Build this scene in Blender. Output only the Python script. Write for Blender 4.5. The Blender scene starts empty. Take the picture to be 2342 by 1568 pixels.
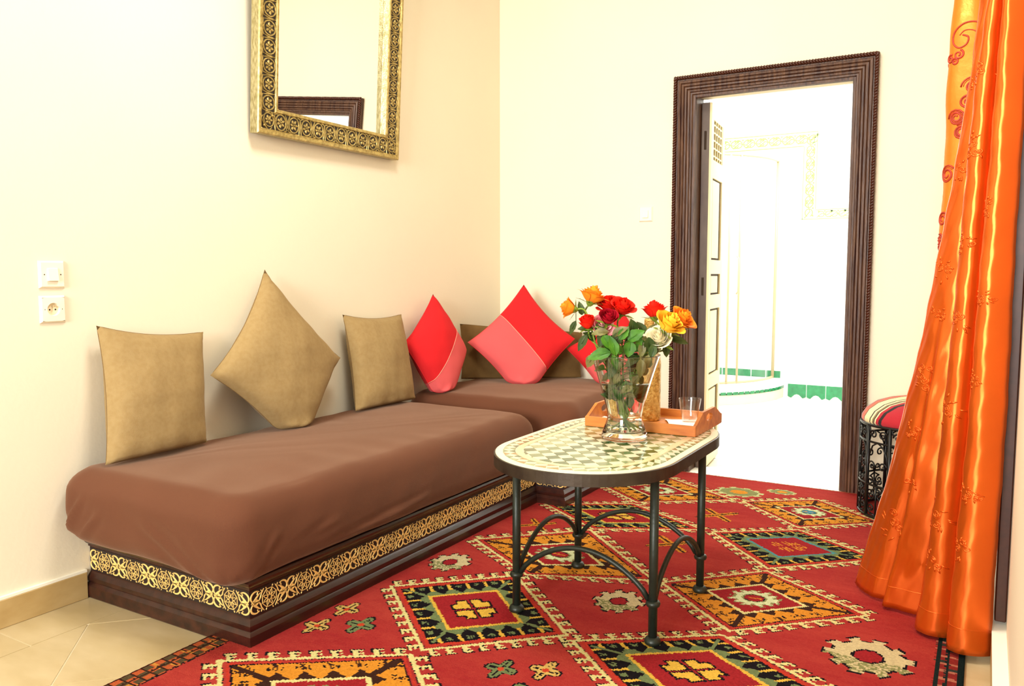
import bpy, math, random
import numpy as np
from mathutils import Vector, Matrix
R = random.Random(7)
NR = np.random.RandomState(5)
SC = bpy.context.scene
COL = SC.collection

# ------------------------------------------------------------------ camera, light, exposure
cam = bpy.data.cameras.new('camera'); cam_o = bpy.data.objects.new('camera', cam); COL.objects.link(cam_o)
cam.sensor_width = 36.0; cam.lens = 1849.27 / 2342 * 36.0
cam.clip_start = 0.02; cam.clip_end = 60
cam_o.location = (2.6588, -4.3842, 1.12)
cam_o.rotation_euler = (math.pi / 2 - 0.08513, 0.0, 0.53048)
SC.camera = cam_o
SC.view_settings.view_transform = 'Standard'; SC.view_settings.look = 'None'
SC.view_settings.gamma = 1.0; SC.view_settings.use_curve_mapping = False
SC.view_settings.exposure = 0.6
wd = bpy.data.worlds.new('daylight'); SC.world = wd; wd.use_nodes = True
wd.node_tree.nodes['Background'].inputs[0].default_value = (1.0, 0.97, 0.92, 1)
wd.node_tree.nodes['Background'].inputs[1].default_value = 0.48

def area(name, loc, rot, sx, sy, power, col):
    l = bpy.data.lights.new(name, 'AREA'); l.shape = 'RECTANGLE'; l.size = sx; l.size_y = sy
    l.energy = power; l.color = col
    o = bpy.data.objects.new(name, l); o.location = loc; o.rotation_euler = rot; COL.objects.link(o); return o
# added area light behind the photographer, stands in for unseen daylight (shines along +y)
area('near_daylight_standin', (2.0, -9.2, 2.2), (math.radians(87), 0, math.radians(3)), 2.4, 2.2, 385, (1.0, 0.97, 0.93))
# unseen fill added over the seating corner to brighten upward faces, no fixture
area('ceiling_fill_light', (1.45, -2.5, 3.22), (0, 0, 0), 0.7, 0.7, 42, (1.0, 0.95, 0.86))
# unseen area light added under the bathroom ceiling to whiten the room
area('bathroom_fill_light', (1.35, 1.75, 2.95), (0, 0, 0), 2.2, 2.2, 105, (1.0, 1.0, 0.98))

# ------------------------------------------------------------------ materials
def lin(r, g, b):
    f = lambda c: (c / 255 / 12.92) if c / 255 <= 0.04045 else ((c / 255 + 0.055) / 1.055) ** 2.4
    return (f(r), f(g), f(b), 1.0)

def mat(name, col, rough=0.6, metal=0.0, spec=0.5, noise=0.0, nscale=8.0, stretch=(1, 1, 1), col2=None,
        bump=0.0, bscale=200.0, sheen=0.0, trans=0.0, coat=0.0, bstretch=None):
    m = bpy.data.materials.new(name); m.use_nodes = True
    nt = m.node_tree; b = nt.nodes['Principled BSDF']
    b.inputs['Base Color'].default_value = col; b.inputs['Roughness'].default_value = rough
    b.inputs['Metallic'].default_value = metal; b.inputs['Specular IOR Level'].default_value = spec
    b.inputs['Sheen Weight'].default_value = sheen; b.inputs['Transmission Weight'].default_value = trans
    b.inputs['Coat Weight'].default_value = coat
    tc = nt.nodes.new('ShaderNodeTexCoord')
    if noise > 0 or col2 is not None:
        mp = nt.nodes.new('ShaderNodeMapping'); mp.inputs['Scale'].default_value = stretch
        nt.links.new(tc.outputs['Object'], mp.inputs['Vector'])
        n = nt.nodes.new('ShaderNodeTexNoise'); n.inputs['Scale'].default_value = nscale; n.inputs['Detail'].default_value = 6
        nt.links.new(mp.outputs[0], n.inputs['Vector'])
        cr = nt.nodes.new('ShaderNodeValToRGB')
        c2 = col2 if col2 is not None else tuple(c * (1 - noise) for c in col[:3]) + (1,)
        cr.color_ramp.elements[0].position = 0.35; cr.color_ramp.elements[1].position = 0.68
        cr.color_ramp.elements[0].color = col; cr.color_ramp.elements[1].color = c2
        nt.links.new(n.outputs['Fac'], cr.inputs['Fac']); nt.links.new(cr.outputs['Color'], b.inputs['Base Color'])
    if bump > 0:
        mp2 = nt.nodes.new('ShaderNodeMapping'); mp2.inputs['Scale'].default_value = bstretch or (1, 1, 1)
        nt.links.new(tc.outputs['Object'], mp2.inputs['Vector'])
        n2 = nt.nodes.new('ShaderNodeTexNoise'); n2.inputs['Scale'].default_value = bscale; n2.inputs['Detail'].default_value = 4
        nt.links.new(mp2.outputs[0], n2.inputs['Vector'])
        bp = nt.nodes.new('ShaderNodeBump'); bp.inputs['Strength'].default_value = bump; bp.inputs['Distance'].default_value = 0.01
        nt.links.new(n2.outputs['Fac'], bp.inputs['Height']); nt.links.new(bp.outputs['Normal'], b.inputs['Normal'])
    return m

def thin_glass(name, tint=(1, 1, 1, 1), rough=0.02, ior=1.45):
    m = bpy.data.materials.new(name); m.use_nodes = True; nt = m.node_tree
    nt.nodes.clear()
    out = nt.nodes.new('ShaderNodeOutputMaterial'); mx = nt.nodes.new('ShaderNodeMixShader')
    tr = nt.nodes.new('ShaderNodeBsdfTransparent'); tr.inputs[0].default_value = tint
    gl = nt.nodes.new('ShaderNodeBsdfGlossy'); gl.inputs['Roughness'].default_value = rough
    lw = nt.nodes.new('ShaderNodeLayerWeight'); lw.inputs['Blend'].default_value = 0.5
    pw = nt.nodes.new('ShaderNodeMath'); pw.operation = 'POWER'; pw.inputs[1].default_value = 4.0
    fr = nt.nodes.new('ShaderNodeMath'); fr.operation = 'MULTIPLY_ADD'; fr.inputs[1].default_value = 0.75 * (ior - 1) / .45; fr.inputs[2].default_value = ((ior - 1) / (ior + 1)) ** 2
    nt.links.new(lw.outputs['Facing'], pw.inputs[0]); nt.links.new(pw.outputs[0], fr.inputs[0])
    nt.links.new(fr.outputs[0], mx.inputs[0]); nt.links.new(tr.outputs[0], mx.inputs[1]); nt.links.new(gl.outputs[0], mx.inputs[2])
    nt.links.new(mx.outputs[0], out.inputs['Surface'])
    return m

def attr_mat(name, rough=0.95, sheen=0.0, bump=0.4, bscale=350):
    m = mat(name, (1, 1, 1, 1), rough=rough, sheen=sheen, bump=bump, bscale=bscale, spec=0.03)
    nt = m.node_tree; a = nt.nodes.new('ShaderNodeAttribute'); a.attribute_name = 'pattern'
    nt.links.new(a.outputs['Color'], nt.nodes['Principled BSDF'].inputs['Base Color'])
    return m

M = {}
M['paint'] = mat('cream_wall_paint', (0.85, 0.778, 0.60, 1), rough=0.85, spec=0.2, noise=0.04, nscale=1.2, bump=0.05, bscale=60)
M['ceiling'] = mat('white_ceiling_paint', (0.85, 0.82, 0.74, 1), rough=0.9)
M['bath_paint'] = mat('white_bathroom_plaster', (0.9, 0.9, 0.87, 1), rough=0.7)
M['tile'] = mat('beige_marble_tile', lin(182, 162, 118), rough=0.28, col2=lin(200, 182, 142), nscale=4, stretch=(1, 2.2, 1))
M['grout'] = mat('white_grout', lin(224, 212, 180), rough=0.9)
M['skirt'] = mat('beige_marble_skirting', lin(176, 146, 92), rough=0.3, col2=lin(196, 168, 116), nscale=5, stretch=(1, 1.5, 3))
M['caulk'] = mat('white_skirting_edge', lin(246, 242, 225), rough=0.8)
M['wood'] = mat('dark_walnut_wood', lin(36, 15, 11), rough=0.3, col2=lin(62, 29, 19), nscale=4, stretch=(6, 1, 9), bump=0.05, bscale=30, bstretch=(8, 1, 8))
M['doorwood'] = mat('weathered_brown_door_wood', lin(50, 22, 15), rough=0.42, col2=lin(100, 68, 46), nscale=9, stretch=(9, 9, 0.7), bump=0.25, bscale=25, bstretch=(12, 12, 1))
M['doordark'] = mat('dark_rope_wood', lin(74, 34, 18), rough=0.4, noise=0.3, nscale=40)
M['leafedge'] = mat('worn_door_edge_wood', lin(96, 78, 60), rough=0.5, col2=lin(60, 34, 22), nscale=3, stretch=(3, 3, 1.2), bump=0.1, bscale=20)
M['leafwhite'] = mat('cream_painted_door_face', lin(238, 222, 170), rough=0.5)
M['leafhole'] = mat('dark_lattice_opening', lin(50, 32, 14), rough=0.8)
M['brass'] = mat('gilt_filigree_brass', (1.0, 0.68, 0.22, 1), rough=0.4, metal=0.15, noise=0.12, nscale=30)
M['band'] = mat('black_inlay_ground', lin(26, 14, 18), rough=0.45)
M['mattress'] = mat('brown_cotton_cover', lin(97, 60, 42), rough=0.85, sheen=0.28, spec=0.1, noise=0.1, nscale=3, bump=0.12, bscale=500)
M['beige'] = mat('beige_linen', lin(160, 136, 92), rough=0.9, sheen=0.05, spec=0.1, col2=lin(153, 128, 84), nscale=60, stretch=(1, 1, 1), bump=0.2, bscale=420)
M['olive'] = mat('olive_brown_linen', lin(112, 86, 48), rough=0.9, sheen=0.05, spec=0.15, noise=0.15, nscale=25, bump=0.2, bscale=420)
M['red'] = mat('coral_red_cotton', lin(206, 36, 40), rough=0.85, sheen=0.03, spec=0.1, noise=0.06, nscale=6, bump=0.12, bscale=420)
M['pink'] = mat('salmon_pink_cotton', lin(218, 92, 92), rough=0.85, sheen=0.03, spec=0.1, noise=0.06, nscale=6, bump=0.12, bscale=420)
M['seam'] = mat('pale_pink_stitching', lin(250, 150, 130), rough=0.8)
M['seamb'] = mat('brown_beige_seam', lin(120, 94, 54), rough=0.9)
M['iron'] = mat('dark_green_iron', lin(38, 46, 38), rough=0.42, metal=0.35, noise=0.25, nscale=30, bump=0.1, bscale=80)
M['rimiron'] = mat('brown_iron_rim', lin(66, 56, 42), rough=0.45, metal=0.4, col2=lin(46, 34, 24), nscale=12, bump=0.08, bscale=60)
M['black'] = mat('black_wrought_iron', lin(20, 22, 22), rough=0.35, metal=0.3)
M['cement'] = mat('cream_mosaic_cement', lin(242, 234, 202), rough=0.3, noise=0.06, nscale=14, coat=0.3)
M['tcream'] = mat('cream_zellige', lin(232, 216, 184), rough=0.22, noise=0.08, nscale=20, coat=0.3)
M['tstrip'] = mat('beige_zellige_strip', lin(230, 204, 160), rough=0.22, coat=0.3)
M['tg1'] = mat('deep_green_zellige', lin(40, 92, 42), rough=0.15, noise=0.3, nscale=60, coat=0.4)
M['tg2'] = mat('sage_green_zellige', lin(106, 132, 84), rough=0.15, noise=0.2, nscale=60, coat=0.4)
M['tg3'] = mat('pale_sage_zellige', lin(150, 164, 116), rough=0.15, noise=0.2, nscale=60, coat=0.4)
M['tbrown'] = mat('olive_brown_zellige', lin(150, 128, 78), rough=0.2, coat=0.3)
M['traywood'] = mat('honey_pine_wood', lin(206, 128, 52), rough=0.4, col2=lin(176, 96, 36), nscale=5, stretch=(1.5, 8, 8))
M['napkin'] = mat('white_paper_napkin', lin(250, 246, 232), rough=0.8)
M['glass'] = thin_glass('clear_glass', ior=1.6)
M['vaseglass'] = mat('clear_vase_glass', (0.97, 0.985, 0.94, 1), rough=0.0, trans=1.0); M['vaseglass'].node_tree.nodes['Principled BSDF'].inputs['IOR'].default_value = 1.48
M['water'] = mat('vase_water', (0.95, 0.97, 0.86, 1), rough=0.0, trans=1.0); M['water'].node_tree.nodes['Principled BSDF'].inputs['IOR'].default_value = 1.33
M['gold'] = mat('crackled_gold_glass', lin(236, 204, 120), rough=0.25, metal=0.5, col2=lin(176, 136, 60), nscale=70, bump=0.8, bscale=120)
M['mirror'] = mat('silvered_mirror', (0.93, 0.93, 0.92, 1), rough=0.0, metal=1.0)
M['relief'] = mat('embossed_old_brass', lin(196, 172, 104), rough=0.34, metal=0.5, col2=lin(140, 118, 62), nscale=60)
M['reliefground'] = mat('blackened_brass_ground', lin(44, 34, 28), rough=0.5, metal=0.3, noise=0.3, nscale=60)
M['silver'] = mat('worn_silver_edge', lin(190, 182, 140), rough=0.35, metal=0.6, col2=lin(140, 128, 80), nscale=40, stretch=(3, 3, 1), bump=0.2, bscale=150)
M['plastic'] = mat('ivory_switch_plastic', lin(248, 240, 216), rough=0.35)
M['plastic2'] = mat('cream_socket_plastic', lin(240, 226, 190), rough=0.35)
M['hole'] = mat('dark_hole', lin(40, 24, 14), rough=0.8)
M['satin'] = mat('orange_satin', (0.72, 0.125, 0.010, 1), rough=0.25, metal=0.7, spec=0.6, noise=0.1, nscale=6, sheen=0.0, bump=0.06, bscale=30, bstretch=(1, 1, 0.5))
M['satinback'] = mat('golden_orange_satin', (0.86, 0.24, 0.022, 1), rough=0.36, metal=0.5, spec=0.6, noise=0.08, nscale=6, bump=0.2, bscale=26)
M['mattress'].node_tree.nodes['Principled BSDF'].inputs['Sheen Tint'].default_value = (1.0, 0.70, 0.48, 1)
M['mattress'].node_tree.nodes['Principled BSDF'].inputs['Sheen Roughness'].default_value = 0.4
for k_ in ('satin', 'satinback'):      # sheen of satin drawn out along the weave
    nt_ = M[k_].node_tree; tg_ = nt_.nodes.new('ShaderNodeTangent'); tg_.direction_type = 'RADIAL'; tg_.axis = 'Z'
    nt_.links.new(tg_.outputs[0], nt_.nodes['Principled BSDF'].inputs['Tangent'])
    nt_.nodes['Principled BSDF'].inputs['Anisotropic'].default_value = 0.8
    nt_.nodes['Principled BSDF'].inputs['Anisotropic Rotation'].default_value = 0.25
    nt_.nodes['Principled BSDF'].inputs['Roughness'].default_value = 0.31
M['embred'] = mat('brick_red_embroidery', lin(176, 50, 16), rough=0.55, noise=0.3, nscale=80)
M['embgold'] = mat('tonal_orange_embroidery', (0.68, 0.11, 0.009, 1), rough=0.3, metal=0.7)
M['leafg'] = mat('green_rose_leaf', lin(72, 124, 24), rough=0.5, spec=0.3, col2=lin(44, 92, 18), nscale=30)
M['leafd'] = mat('dark_rose_leaf', lin(42, 66, 22), rough=0.5, spec=0.3, col2=lin(70, 84, 36), nscale=30)
M['stem'] = mat('green_rose_stem', lin(122, 150, 48), rough=0.45, noise=0.25, nscale=30)
M['leafolive'] = mat('olive_rose_leaf', lin(122, 120, 62), rough=0.5, col2=lin(92, 84, 44), nscale=30)
M['bathgreen'] = mat('green_bathroom_tile', lin(40, 130, 80), rough=0.15, noise=0.3, nscale=30)
M['bathborder'] = mat('pale_border_tile', lin(240, 240, 215), rough=0.2)
M['bathmotif'] = mat('green_border_motif', lin(128, 148, 84), rough=0.3)
M['chrome'] = mat('pale_shower_profile', lin(186, 168, 128), rough=0.3)
M['showerglass'] = thin_glass('shower_glass', tint=(0.97, 0.985, 0.97, 1))
M['bathtile'] = mat('white_bathroom_floor_tile', lin(246, 243, 232), rough=0.25)
M['bathtile2'] = mat('ivory_bathroom_floor_tile', lin(226, 216, 190), rough=0.25)
M['curb'] = mat('salmon_curb_plaster', lin(236, 206, 176), rough=0.6)
M['wool'] = attr_mat('knotted_wool_rug')
def stripes():
    m = mat('striped_kilim_fabric', (1, 1, 1, 1), rough=0.9, sheen=0.2, bump=0.2, bscale=300)
    nt = m.node_tree; tc = nt.nodes.new('ShaderNodeTexCoord'); mp = nt.nodes.new('ShaderNodeMapping')
    mp.inputs['Rotation'].default_value = (0, 0, math.radians(-28))
    nt.links.new(tc.outputs['Object'], mp.inputs['Vector'])
    sx = nt.nodes.new('ShaderNodeSeparateXYZ'); nt.links.new(mp.outputs[0], sx.inputs[0])
    mr = nt.nodes.new('ShaderNodeMapRange'); mr.inputs['From Min'].default_value = -0.42; mr.inputs['From Max'].default_value = 0.20
    nt.links.new(sx.outputs['Y'], mr.inputs['Value'])
    cr = nt.nodes.new('ShaderNodeValToRGB'); cr.color_ramp.interpolation = 'CONSTANT'
    rd, og, bk, ce, dk = lin(176, 26, 40), lin(226, 92, 40), lin(28, 14, 14), lin(242, 226, 170), lin(130, 110, 70)
    st = [(0, rd), (.50, bk), (.52, rd), (.545, ce), (.555, bk), (.565, dk), (.58, ce), (.60, bk), (.61, ce), (.69, bk), (.70, og), (.755, rd), (.80, ce), (.81, bk), (.86, ce), (.87, og), (.95, bk), (.965, ce)]
    el = cr.color_ramp.elements
    el[0].position = 0; el[0].color = st[0][1]; el[1].position = st[1][0]; el[1].color = st[1][1]
    for p, c in st[2:]:
        e = el.new(p); e.color = c
    nt.links.new(mr.outputs[0], cr.inputs['Fac']); nt.links.new(cr.outputs['Color'], nt.nodes['Principled BSDF'].inputs['Base Color'])
    return m
M['kilim'] = stripes()
def petalmat(name, c1, c2):
    m = mat(name, lin(*c1), rough=0.6, sheen=0.0, spec=0.12, col2=lin(*c2), nscale=45)
    m.node_tree.nodes['Principled BSDF'].inputs['Subsurface Weight'].default_value = 0.0
    return m
M['p_red'] = petalmat('bright_red_petal', (236, 44, 22), (216, 26, 20))
M['p_dark'] = petalmat('crimson_petal', (186, 22, 42), (150, 12, 30))
M['p_pink'] = petalmat('pink_petal', (240, 130, 146), (250, 190, 190))
M['p_orange'] = petalmat('orange_petal', (250, 158, 34), (246, 128, 40))
M['p_yellow'] = petalmat('yellow_petal', (252, 206, 62), (250, 190, 48))
M['p_white'] = petalmat('ivory_petal', (255, 250, 228), (252, 240, 200))

# ------------------------------------------------------------------ mesh helpers
class MB:
    def __init__(s): s.v = []; s.f = []; s.m = []
    def add(s, vs, fs, mi=0):
        b = len(s.v); s.v += [tuple(map(float, p)) for p in vs]
        for f in fs: s.f.append(tuple(i + b for i in f)); s.m.append(mi)
    def box(s, x0, y0, z0, x1, y1, z1, mi=0):
        s.add([(x0, y0, z0), (x1, y0, z0), (x1, y1, z0), (x0, y1, z0), (x0, y0, z1), (x1, y0, z1), (x1, y1, z1), (x0, y1, z1)],
              [(0, 3, 2, 1), (4, 5, 6, 7), (0, 1, 5, 4), (1, 2, 6, 5), (2, 3, 7, 6), (3, 0, 4, 7)], mi)
    def bbox(s, x0, y0, z0, x1, y1, z1, r=0.003, mi=0):      # chamfered box
        vs = []; X = (x0, x1); Y = (y0, y1); Z = (z0, z1)
        idx = {}
        for i in (0, 1):
            for j in (0, 1):
                for k in (0, 1):
                    sx, sy, sz = (1, -1)[i], (1, -1)[j], (1, -1)[k]
                    for a in range(3):
                        p = [X[i] + sx * r, Y[j] + sy * r, Z[k] + sz * r]; p[a] = (X[i], Y[j], Z[k])[a]
                        idx[(i, j, k, a)] = len(vs); vs.append(tuple(p))
        F = []
        for a in range(3):
            for q in (0, 1):
                c = []
                for (b1, b2) in ((0, 0), (1, 0), (1, 1), (0, 1)):
                    t = [0, 0, 0]; t[a] = q; o = [x for x in range(3) if x != a]; t[o[0]] = b1; t[o[1]] = b2
                    c.append(idx[(t[0], t[1], t[2], a)])
                F.append(tuple(c))
        for a in range(3):
            o = [x for x in range(3) if x != a]
            for b1 in (0, 1):
                for b2 in (0, 1):
                    t0 = [0, 0, 0]; t1 = [0, 0, 0]
                    for t in (t0, t1): t[o[0]] = b1; t[o[1]] = b2
                    t1[a] = 1
                    F.append((idx[(*t0, o[0])], idx[(*t1, o[0])], idx[(*t1, o[1])], idx[(*t0, o[1])]))
        for i in (0, 1):
            for j in (0, 1):
                for k in (0, 1): F.append((idx[(i, j, k, 0)], idx[(i, j, k, 1)], idx[(i, j, k, 2)]))
        s.add(vs, F, mi)
    def tube(s, pts, r, seg=8, closed=False, mi=0, cap=True):
        P = [Vector(p) for p in pts]; n = len(P)
        rs = r if isinstance(r, (list, tuple)) else [r] * n
        T = []
        for i in range(n):
            a = P[(i - 1) % n] if (closed or i > 0) else P[i]; b = P[(i + 1) % n] if (closed or i < n - 1) else P[i]
            t = b - a; T.append(t.normalized() if t.length > 1e-9 else Vector((0, 0, 1)))
        up = Vector((0, 0, 1)) if abs(T[0].z) < 0.9 else Vector((1, 0, 0))
        nrm = (up - T[0] * up.dot(T[0])).normalized()
        vs = []
        for i in range(n):
            nrm = nrm - T[i] * nrm.dot(T[i]); nrm = nrm.normalized() if nrm.length > 1e-6 else T[i].orthogonal().normalized()
            bn = T[i].cross(nrm)
            for k in range(seg):
                a = 2 * math.pi * k / seg; vs.append(P[i] + (nrm * math.cos(a) + bn * math.sin(a)) * rs[i])
        F = []
        for i in range(n if closed else n - 1):
            for k in range(seg):
                a = i * seg + k; b = i * seg + (k + 1) % seg; j = (i + 1) % n
                F.append((a, b, j * seg + (k + 1) % seg, j * seg + k))
        if cap and not closed: F.append(tuple(range(seg - 1, -1, -1))); F.append(tuple((n - 1) * seg + k for k in range(seg)))
        s.add(vs, F, mi)
    def lathe(s, prof, seg=40, c=(0, 0, 0), mi=0, capb=False, capt=False):
        vs = []; n = len(prof)
        for r, z in prof:
            for k in range(seg):
                a = 2 * math.pi * k / seg; vs.append((c[0] + r * math.cos(a), c[1] + r * math.sin(a), c[2] + z))
        F = [(i * seg + k, i * seg + (k + 1) % seg, (i + 1) * seg + (k + 1) % seg, (i + 1) * seg + k) for i in range(n - 1) for k in range(seg)]
        if capb: F.append(tuple(range(seg - 1, -1, -1)))
        if capt: F.append(tuple((n - 1) * seg + k for k in range(seg)))
        s.add(vs, F, mi)
    def grid(s, fn, nu, nv, mi=0, mfn=None):
        b = len(s.v)
        for i in range(nu + 1):
            for j in range(nv + 1): s.v.append(tuple(map(float, fn(i / nu, j / nv))))
        for i in range(nu):
            for j in range(nv):
                a = b + i * (nv + 1) + j
                s.f.append((a, a + nv + 1, a + nv + 2, a + 1)); s.m.append(mfn((i + .5) / nu, (j + .5) / nv) if mfn else mi)
    def prism(s, poly, frame, d0, d1, mi=0):       # polygon in 2D -> frame(u, v, depth)
        n = len(poly)
        s.add([frame(u, v, d0) for u, v in poly] + [frame(u, v, d1) for u, v in poly],
              [tuple(range(n - 1, -1, -1)), tuple(range(n, 2 * n))] + [(i, (i + 1) % n, n + (i + 1) % n, n + i) for i in range(n)], mi)
    def strip(s, pts, w, frame, h, closed=False, mi=0):   # raised ribbon along 2D polyline, round-topped
        n = len(pts); ws = w if isinstance(w, (list, tuple)) else [w] * n
        vs = []
        for i in range(n):
            a = pts[(i - 1) % n] if (closed or i > 0) else pts[i]; b = pts[(i + 1) % n] if (closed or i < n - 1) else pts[i]
            dx, dy = b[0] - a[0], b[1] - a[1]; l = math.hypot(dx, dy) or 1
            nx, ny = -dy / l, dx / l
            for q, hh in ((-1, 0), (-.6, h), (.6, h), (1, 0)):
                vs.append(frame(pts[i][0] + nx * q * ws[i] / 2, pts[i][1] + ny * q * ws[i] / 2, hh))
        F = []
        for i in range(n if closed else n - 1):
            j = (i + 1) % n
            for k in range(3): F.append((i * 4 + k, j * 4 + k, j * 4 + k + 1, i * 4 + k + 1))
        s.add(vs, F, mi)
    def build(s, name, mats, parent=None, smooth=False, weld=False):
        me = bpy.data.meshes.new(name); me.from_pydata(s.v, [], s.f); me.update()
        if not isinstance(mats, (list, tuple)): mats = [mats]
        for m_ in mats: me.materials.append(m_)
        if len(mats) > 1: me.polygons.foreach_set('material_index', s.m)
        if smooth: me.polygons.foreach_set('use_smooth', [True] * len(me.polygons))
        o = bpy.data.objects.new(name, me); COL.objects.link(o)
        import bmesh
        bm = bmesh.new(); bm.from_mesh(me)
        if weld: bmesh.ops.remove_doubles(bm, verts=bm.verts, dist=1e-5)
        bmesh.ops.recalc_face_normals(bm, faces=bm.faces); bm.to_mesh(me); bm.free()
        if parent is not None: adopt(o, parent)
        return o

def world_loc(o):      # empties stand at their base; every mesh is modelled in room coordinates
    return Vector(o.location) if o.type == 'EMPTY' else Vector((0, 0, 0))
def adopt(o, parent):
    o.parent = parent; o.matrix_parent_inverse = Matrix.Translation(-world_loc(parent))
def autosmooth(o, ang=40):
    me = o.data; me.polygons.foreach_set('use_smooth', [True] * len(me.polygons))
    try: me.set_sharp_from_angle(angle=math.radians(ang))
    except Exception: pass
    return o
def thing(name, label, cat, loc, group=None):
    o = bpy.data.objects.new(name, None); o.location = loc; o.empty_display_size = 0.05; COL.objects.link(o)
    return tag(o, label, cat, group)
def tag(o, label, cat, group=None):
    o['label'] = label; o['category'] = cat
    if group: o['group'] = group
    return o
def structure(o, label=None, cat=None):
    o['kind'] = 'structure'
    if label: o['label'] = label
    if cat: o['category'] = cat
    return o
def ell(cx, cy, a, b, t0=0, t1=360, n=18, rot=0):
    out = []; c, s_ = math.cos(math.radians(rot)), math.sin(math.radians(rot))
    for i in range(n + 1):
        t = math.radians(t0 + (t1 - t0) * i / n); x, y = a * math.cos(t), b * math.sin(t)
        out.append((cx + x * c - y * s_, cy + x * s_ + y * c))
    return out
def clip(poly, conv):
    out = poly
    for i in range(len(conv)):
        a, b = conv[i], conv[(i + 1) % len(conv)]
        ins = lambda p: (b[0] - a[0]) * (p[1] - a[1]) - (b[1] - a[1]) * (p[0] - a[0]) >= 0
        res = []
        for k in range(len(out)):
            p, q = out[k - 1], out[k]
            if ins(p) != ins(q):
                dp = (b[0] - a[0]) * (p[1] - a[1]) - (b[1] - a[1]) * (p[0] - a[0]); dq = (b[0] - a[0]) * (q[1] - a[1]) - (b[1] - a[1]) * (q[0] - a[0])
                t = dp / (dp - dq); res.append((p[0] + (q[0] - p[0]) * t, p[1] + (q[1] - p[1]) * t))
            if ins(q): res.append(q)
        out = res
        if not out: return []
    return out
def vnoise(p, s, seed=0):       # smooth pseudo noise on arrays or scalars
    x, y, z = p
    return (math.sin(x * s * 1.7 + y * s * 1.1 + seed) + math.sin(y * s * 2.3 - z * s * 1.9 + seed * 1.7) + math.sin(z * s * 2.9 + x * s * 1.3 + seed * 2.3)) / 3

# ------------------------------------------------------------------ room shell
XR = 2.748; HC = 3.3
mb = MB(); mb.box(-0.12, -7.0, -0.05, 0, 0.14, HC); structure(mb.build('wall_left', M['paint']), 'cream plastered wall on the left carrying the mirror', 'wall')
DL, DR, DT = 1.235, 2.065, 2.09
mb = MB()
mb.box(0, 0, -0.05, DL, 0.14, HC); mb.box(DR, 0, -0.05, 3.2, 0.14, HC); mb.box(DL, 0, DT, DR, 0.14, HC)
structure(mb.build('wall_back', M['paint']), 'cream plastered back wall around the doorway', 'wall')
mb = MB(); mb.box(XR, -3.1, -0.05, XR + 0.25, 0, HC); structure(mb.build('wall_right', M['paint']), 'pale wall at the right edge beside the curtains', 'wall')
mb = MB(); mb.box(-0.12, -7.0, HC, 3.2, 0.14, HC + 0.1); structure(mb.build('ceiling', M['ceiling']), 'white ceiling', 'ceiling')
# floor: marble tiles laid straight along the wall and diagonally in the field
mb = MB()
mb.box(-0.1, -7.0, -0.08, 3.2, 0.0, -0.0022, 1)
g = 0.0025
def ftile(poly):
    if len(poly) >= 3: mb.prism(poly, lambda u, v, d: (u, v, d), -0.01, 0.0, 0)
y = -7.0
ys = [-3.085 + 0.42 * k for k in range(-10, 8)]
for a in ys:
    y1 = min(a + 0.42 - g, 0)
    if y1 > a + g: ftile([(0.0, a + g), (0.21 - g, a + g), (0.21 - g, y1), (0.0, y1)])
T = 0.40; field = [(0.21 + g, -7.0), (2.75, -7.0), (2.75, 0), (0.21 + g, 0)]
for i in range(-14, 14):
    for j in range(-14, 14):
        c, s_ = math.cos(math.pi / 4), math.sin(math.pi / 4)
        q = []
        for a, b in ((i * T + g, j * T + g), ((i + 1) * T - g, j * T + g), ((i + 1) * T - g, (j + 1) * T - g), (i * T + g, (j + 1) * T - g)):
            q.append((0.215 + a * c - b * s_, -2.907 + a * s_ + b * c))
        ftile(clip(q, field))
structure(mb.build('floor', [M['tile'], M['grout']]), 'beige marble tiled floor with pale grout', 'floor')
# skirtings
def skirt(name, x0, y0, x1, y1, lab):
    mb = MB(); mb.bbox(x0, y0, 0, x1, y1, 0.092, 0.002); o = structure(mb.build(name, M['skirt']), lab, 'baseboard')
    m2 = MB(); m2.box(x0, y0, 0.0925, x1 - (0.002 if x1 < 1 else 0), y1, 0.101); c_ = m2.build('skirting_edge', M['caulk'], o)
skirt('baseboard_left', 0.0, -7.0, 0.014, -2.78, 'beige marble skirting along the left wall')
skirt('baseboard_right', XR - 0.036, -3.1, XR, -0.0, 'pale skirting at the foot of the right wall')

# ------------------------------------------------------------------ doorway
door = structure(thing('door_1', 'dark carved double door with rope-edged frame opening to the white bathroom', 'door', (1.65, 0, 0)))
FO0, FO1, FT, FW = 1.136, 2.160, 2.188, 0.118
prof = [(0.0, 0.0), (0.0, 0.022), (0.016, 0.026), (0.022, 0.026), (0.026, 0.034), (0.036, 0.036), (0.040, 0.030), (0.044, 0.036), (0.054, 0.038), (0.058, 0.031),
        (0.062, 0.037), (0.070, 0.037), (0.074, 0.029), (0.078, 0.034), (0.086, 0.032), (0.090, 0.024), (0.098, 0.024), (0.102, 0.014), (0.114, 0.012), (0.118, 0.0)]
mb = MB()
def fr_path(w):   # four corner points of the inverted U at inset w
    return [(FO0 + w, 0.0), (FO0 + w, FT - w), (FO1 - w, FT - w), (FO1 - w, 0.0)]
rows = [[(x, -0.001 - d, z) for x, z in fr_path(w)] for w, d in prof]
for seg in range(3):
    for k in range(len(prof) - 1):
        mb.add([rows[k][seg], rows[k][seg + 1], rows[k + 1][seg + 1], rows[k + 1][seg]], [(0, 1, 2, 3)])
mb.box(DL - 0.001, 0.0, 0.0, DL + 0.012, 0.14, DT); mb.box(DR - 0.012, 0.0, 0.0, DR + 0.001, 0.14, DT)
mb.build('door_frame', M['doorwood'], door)
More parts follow.
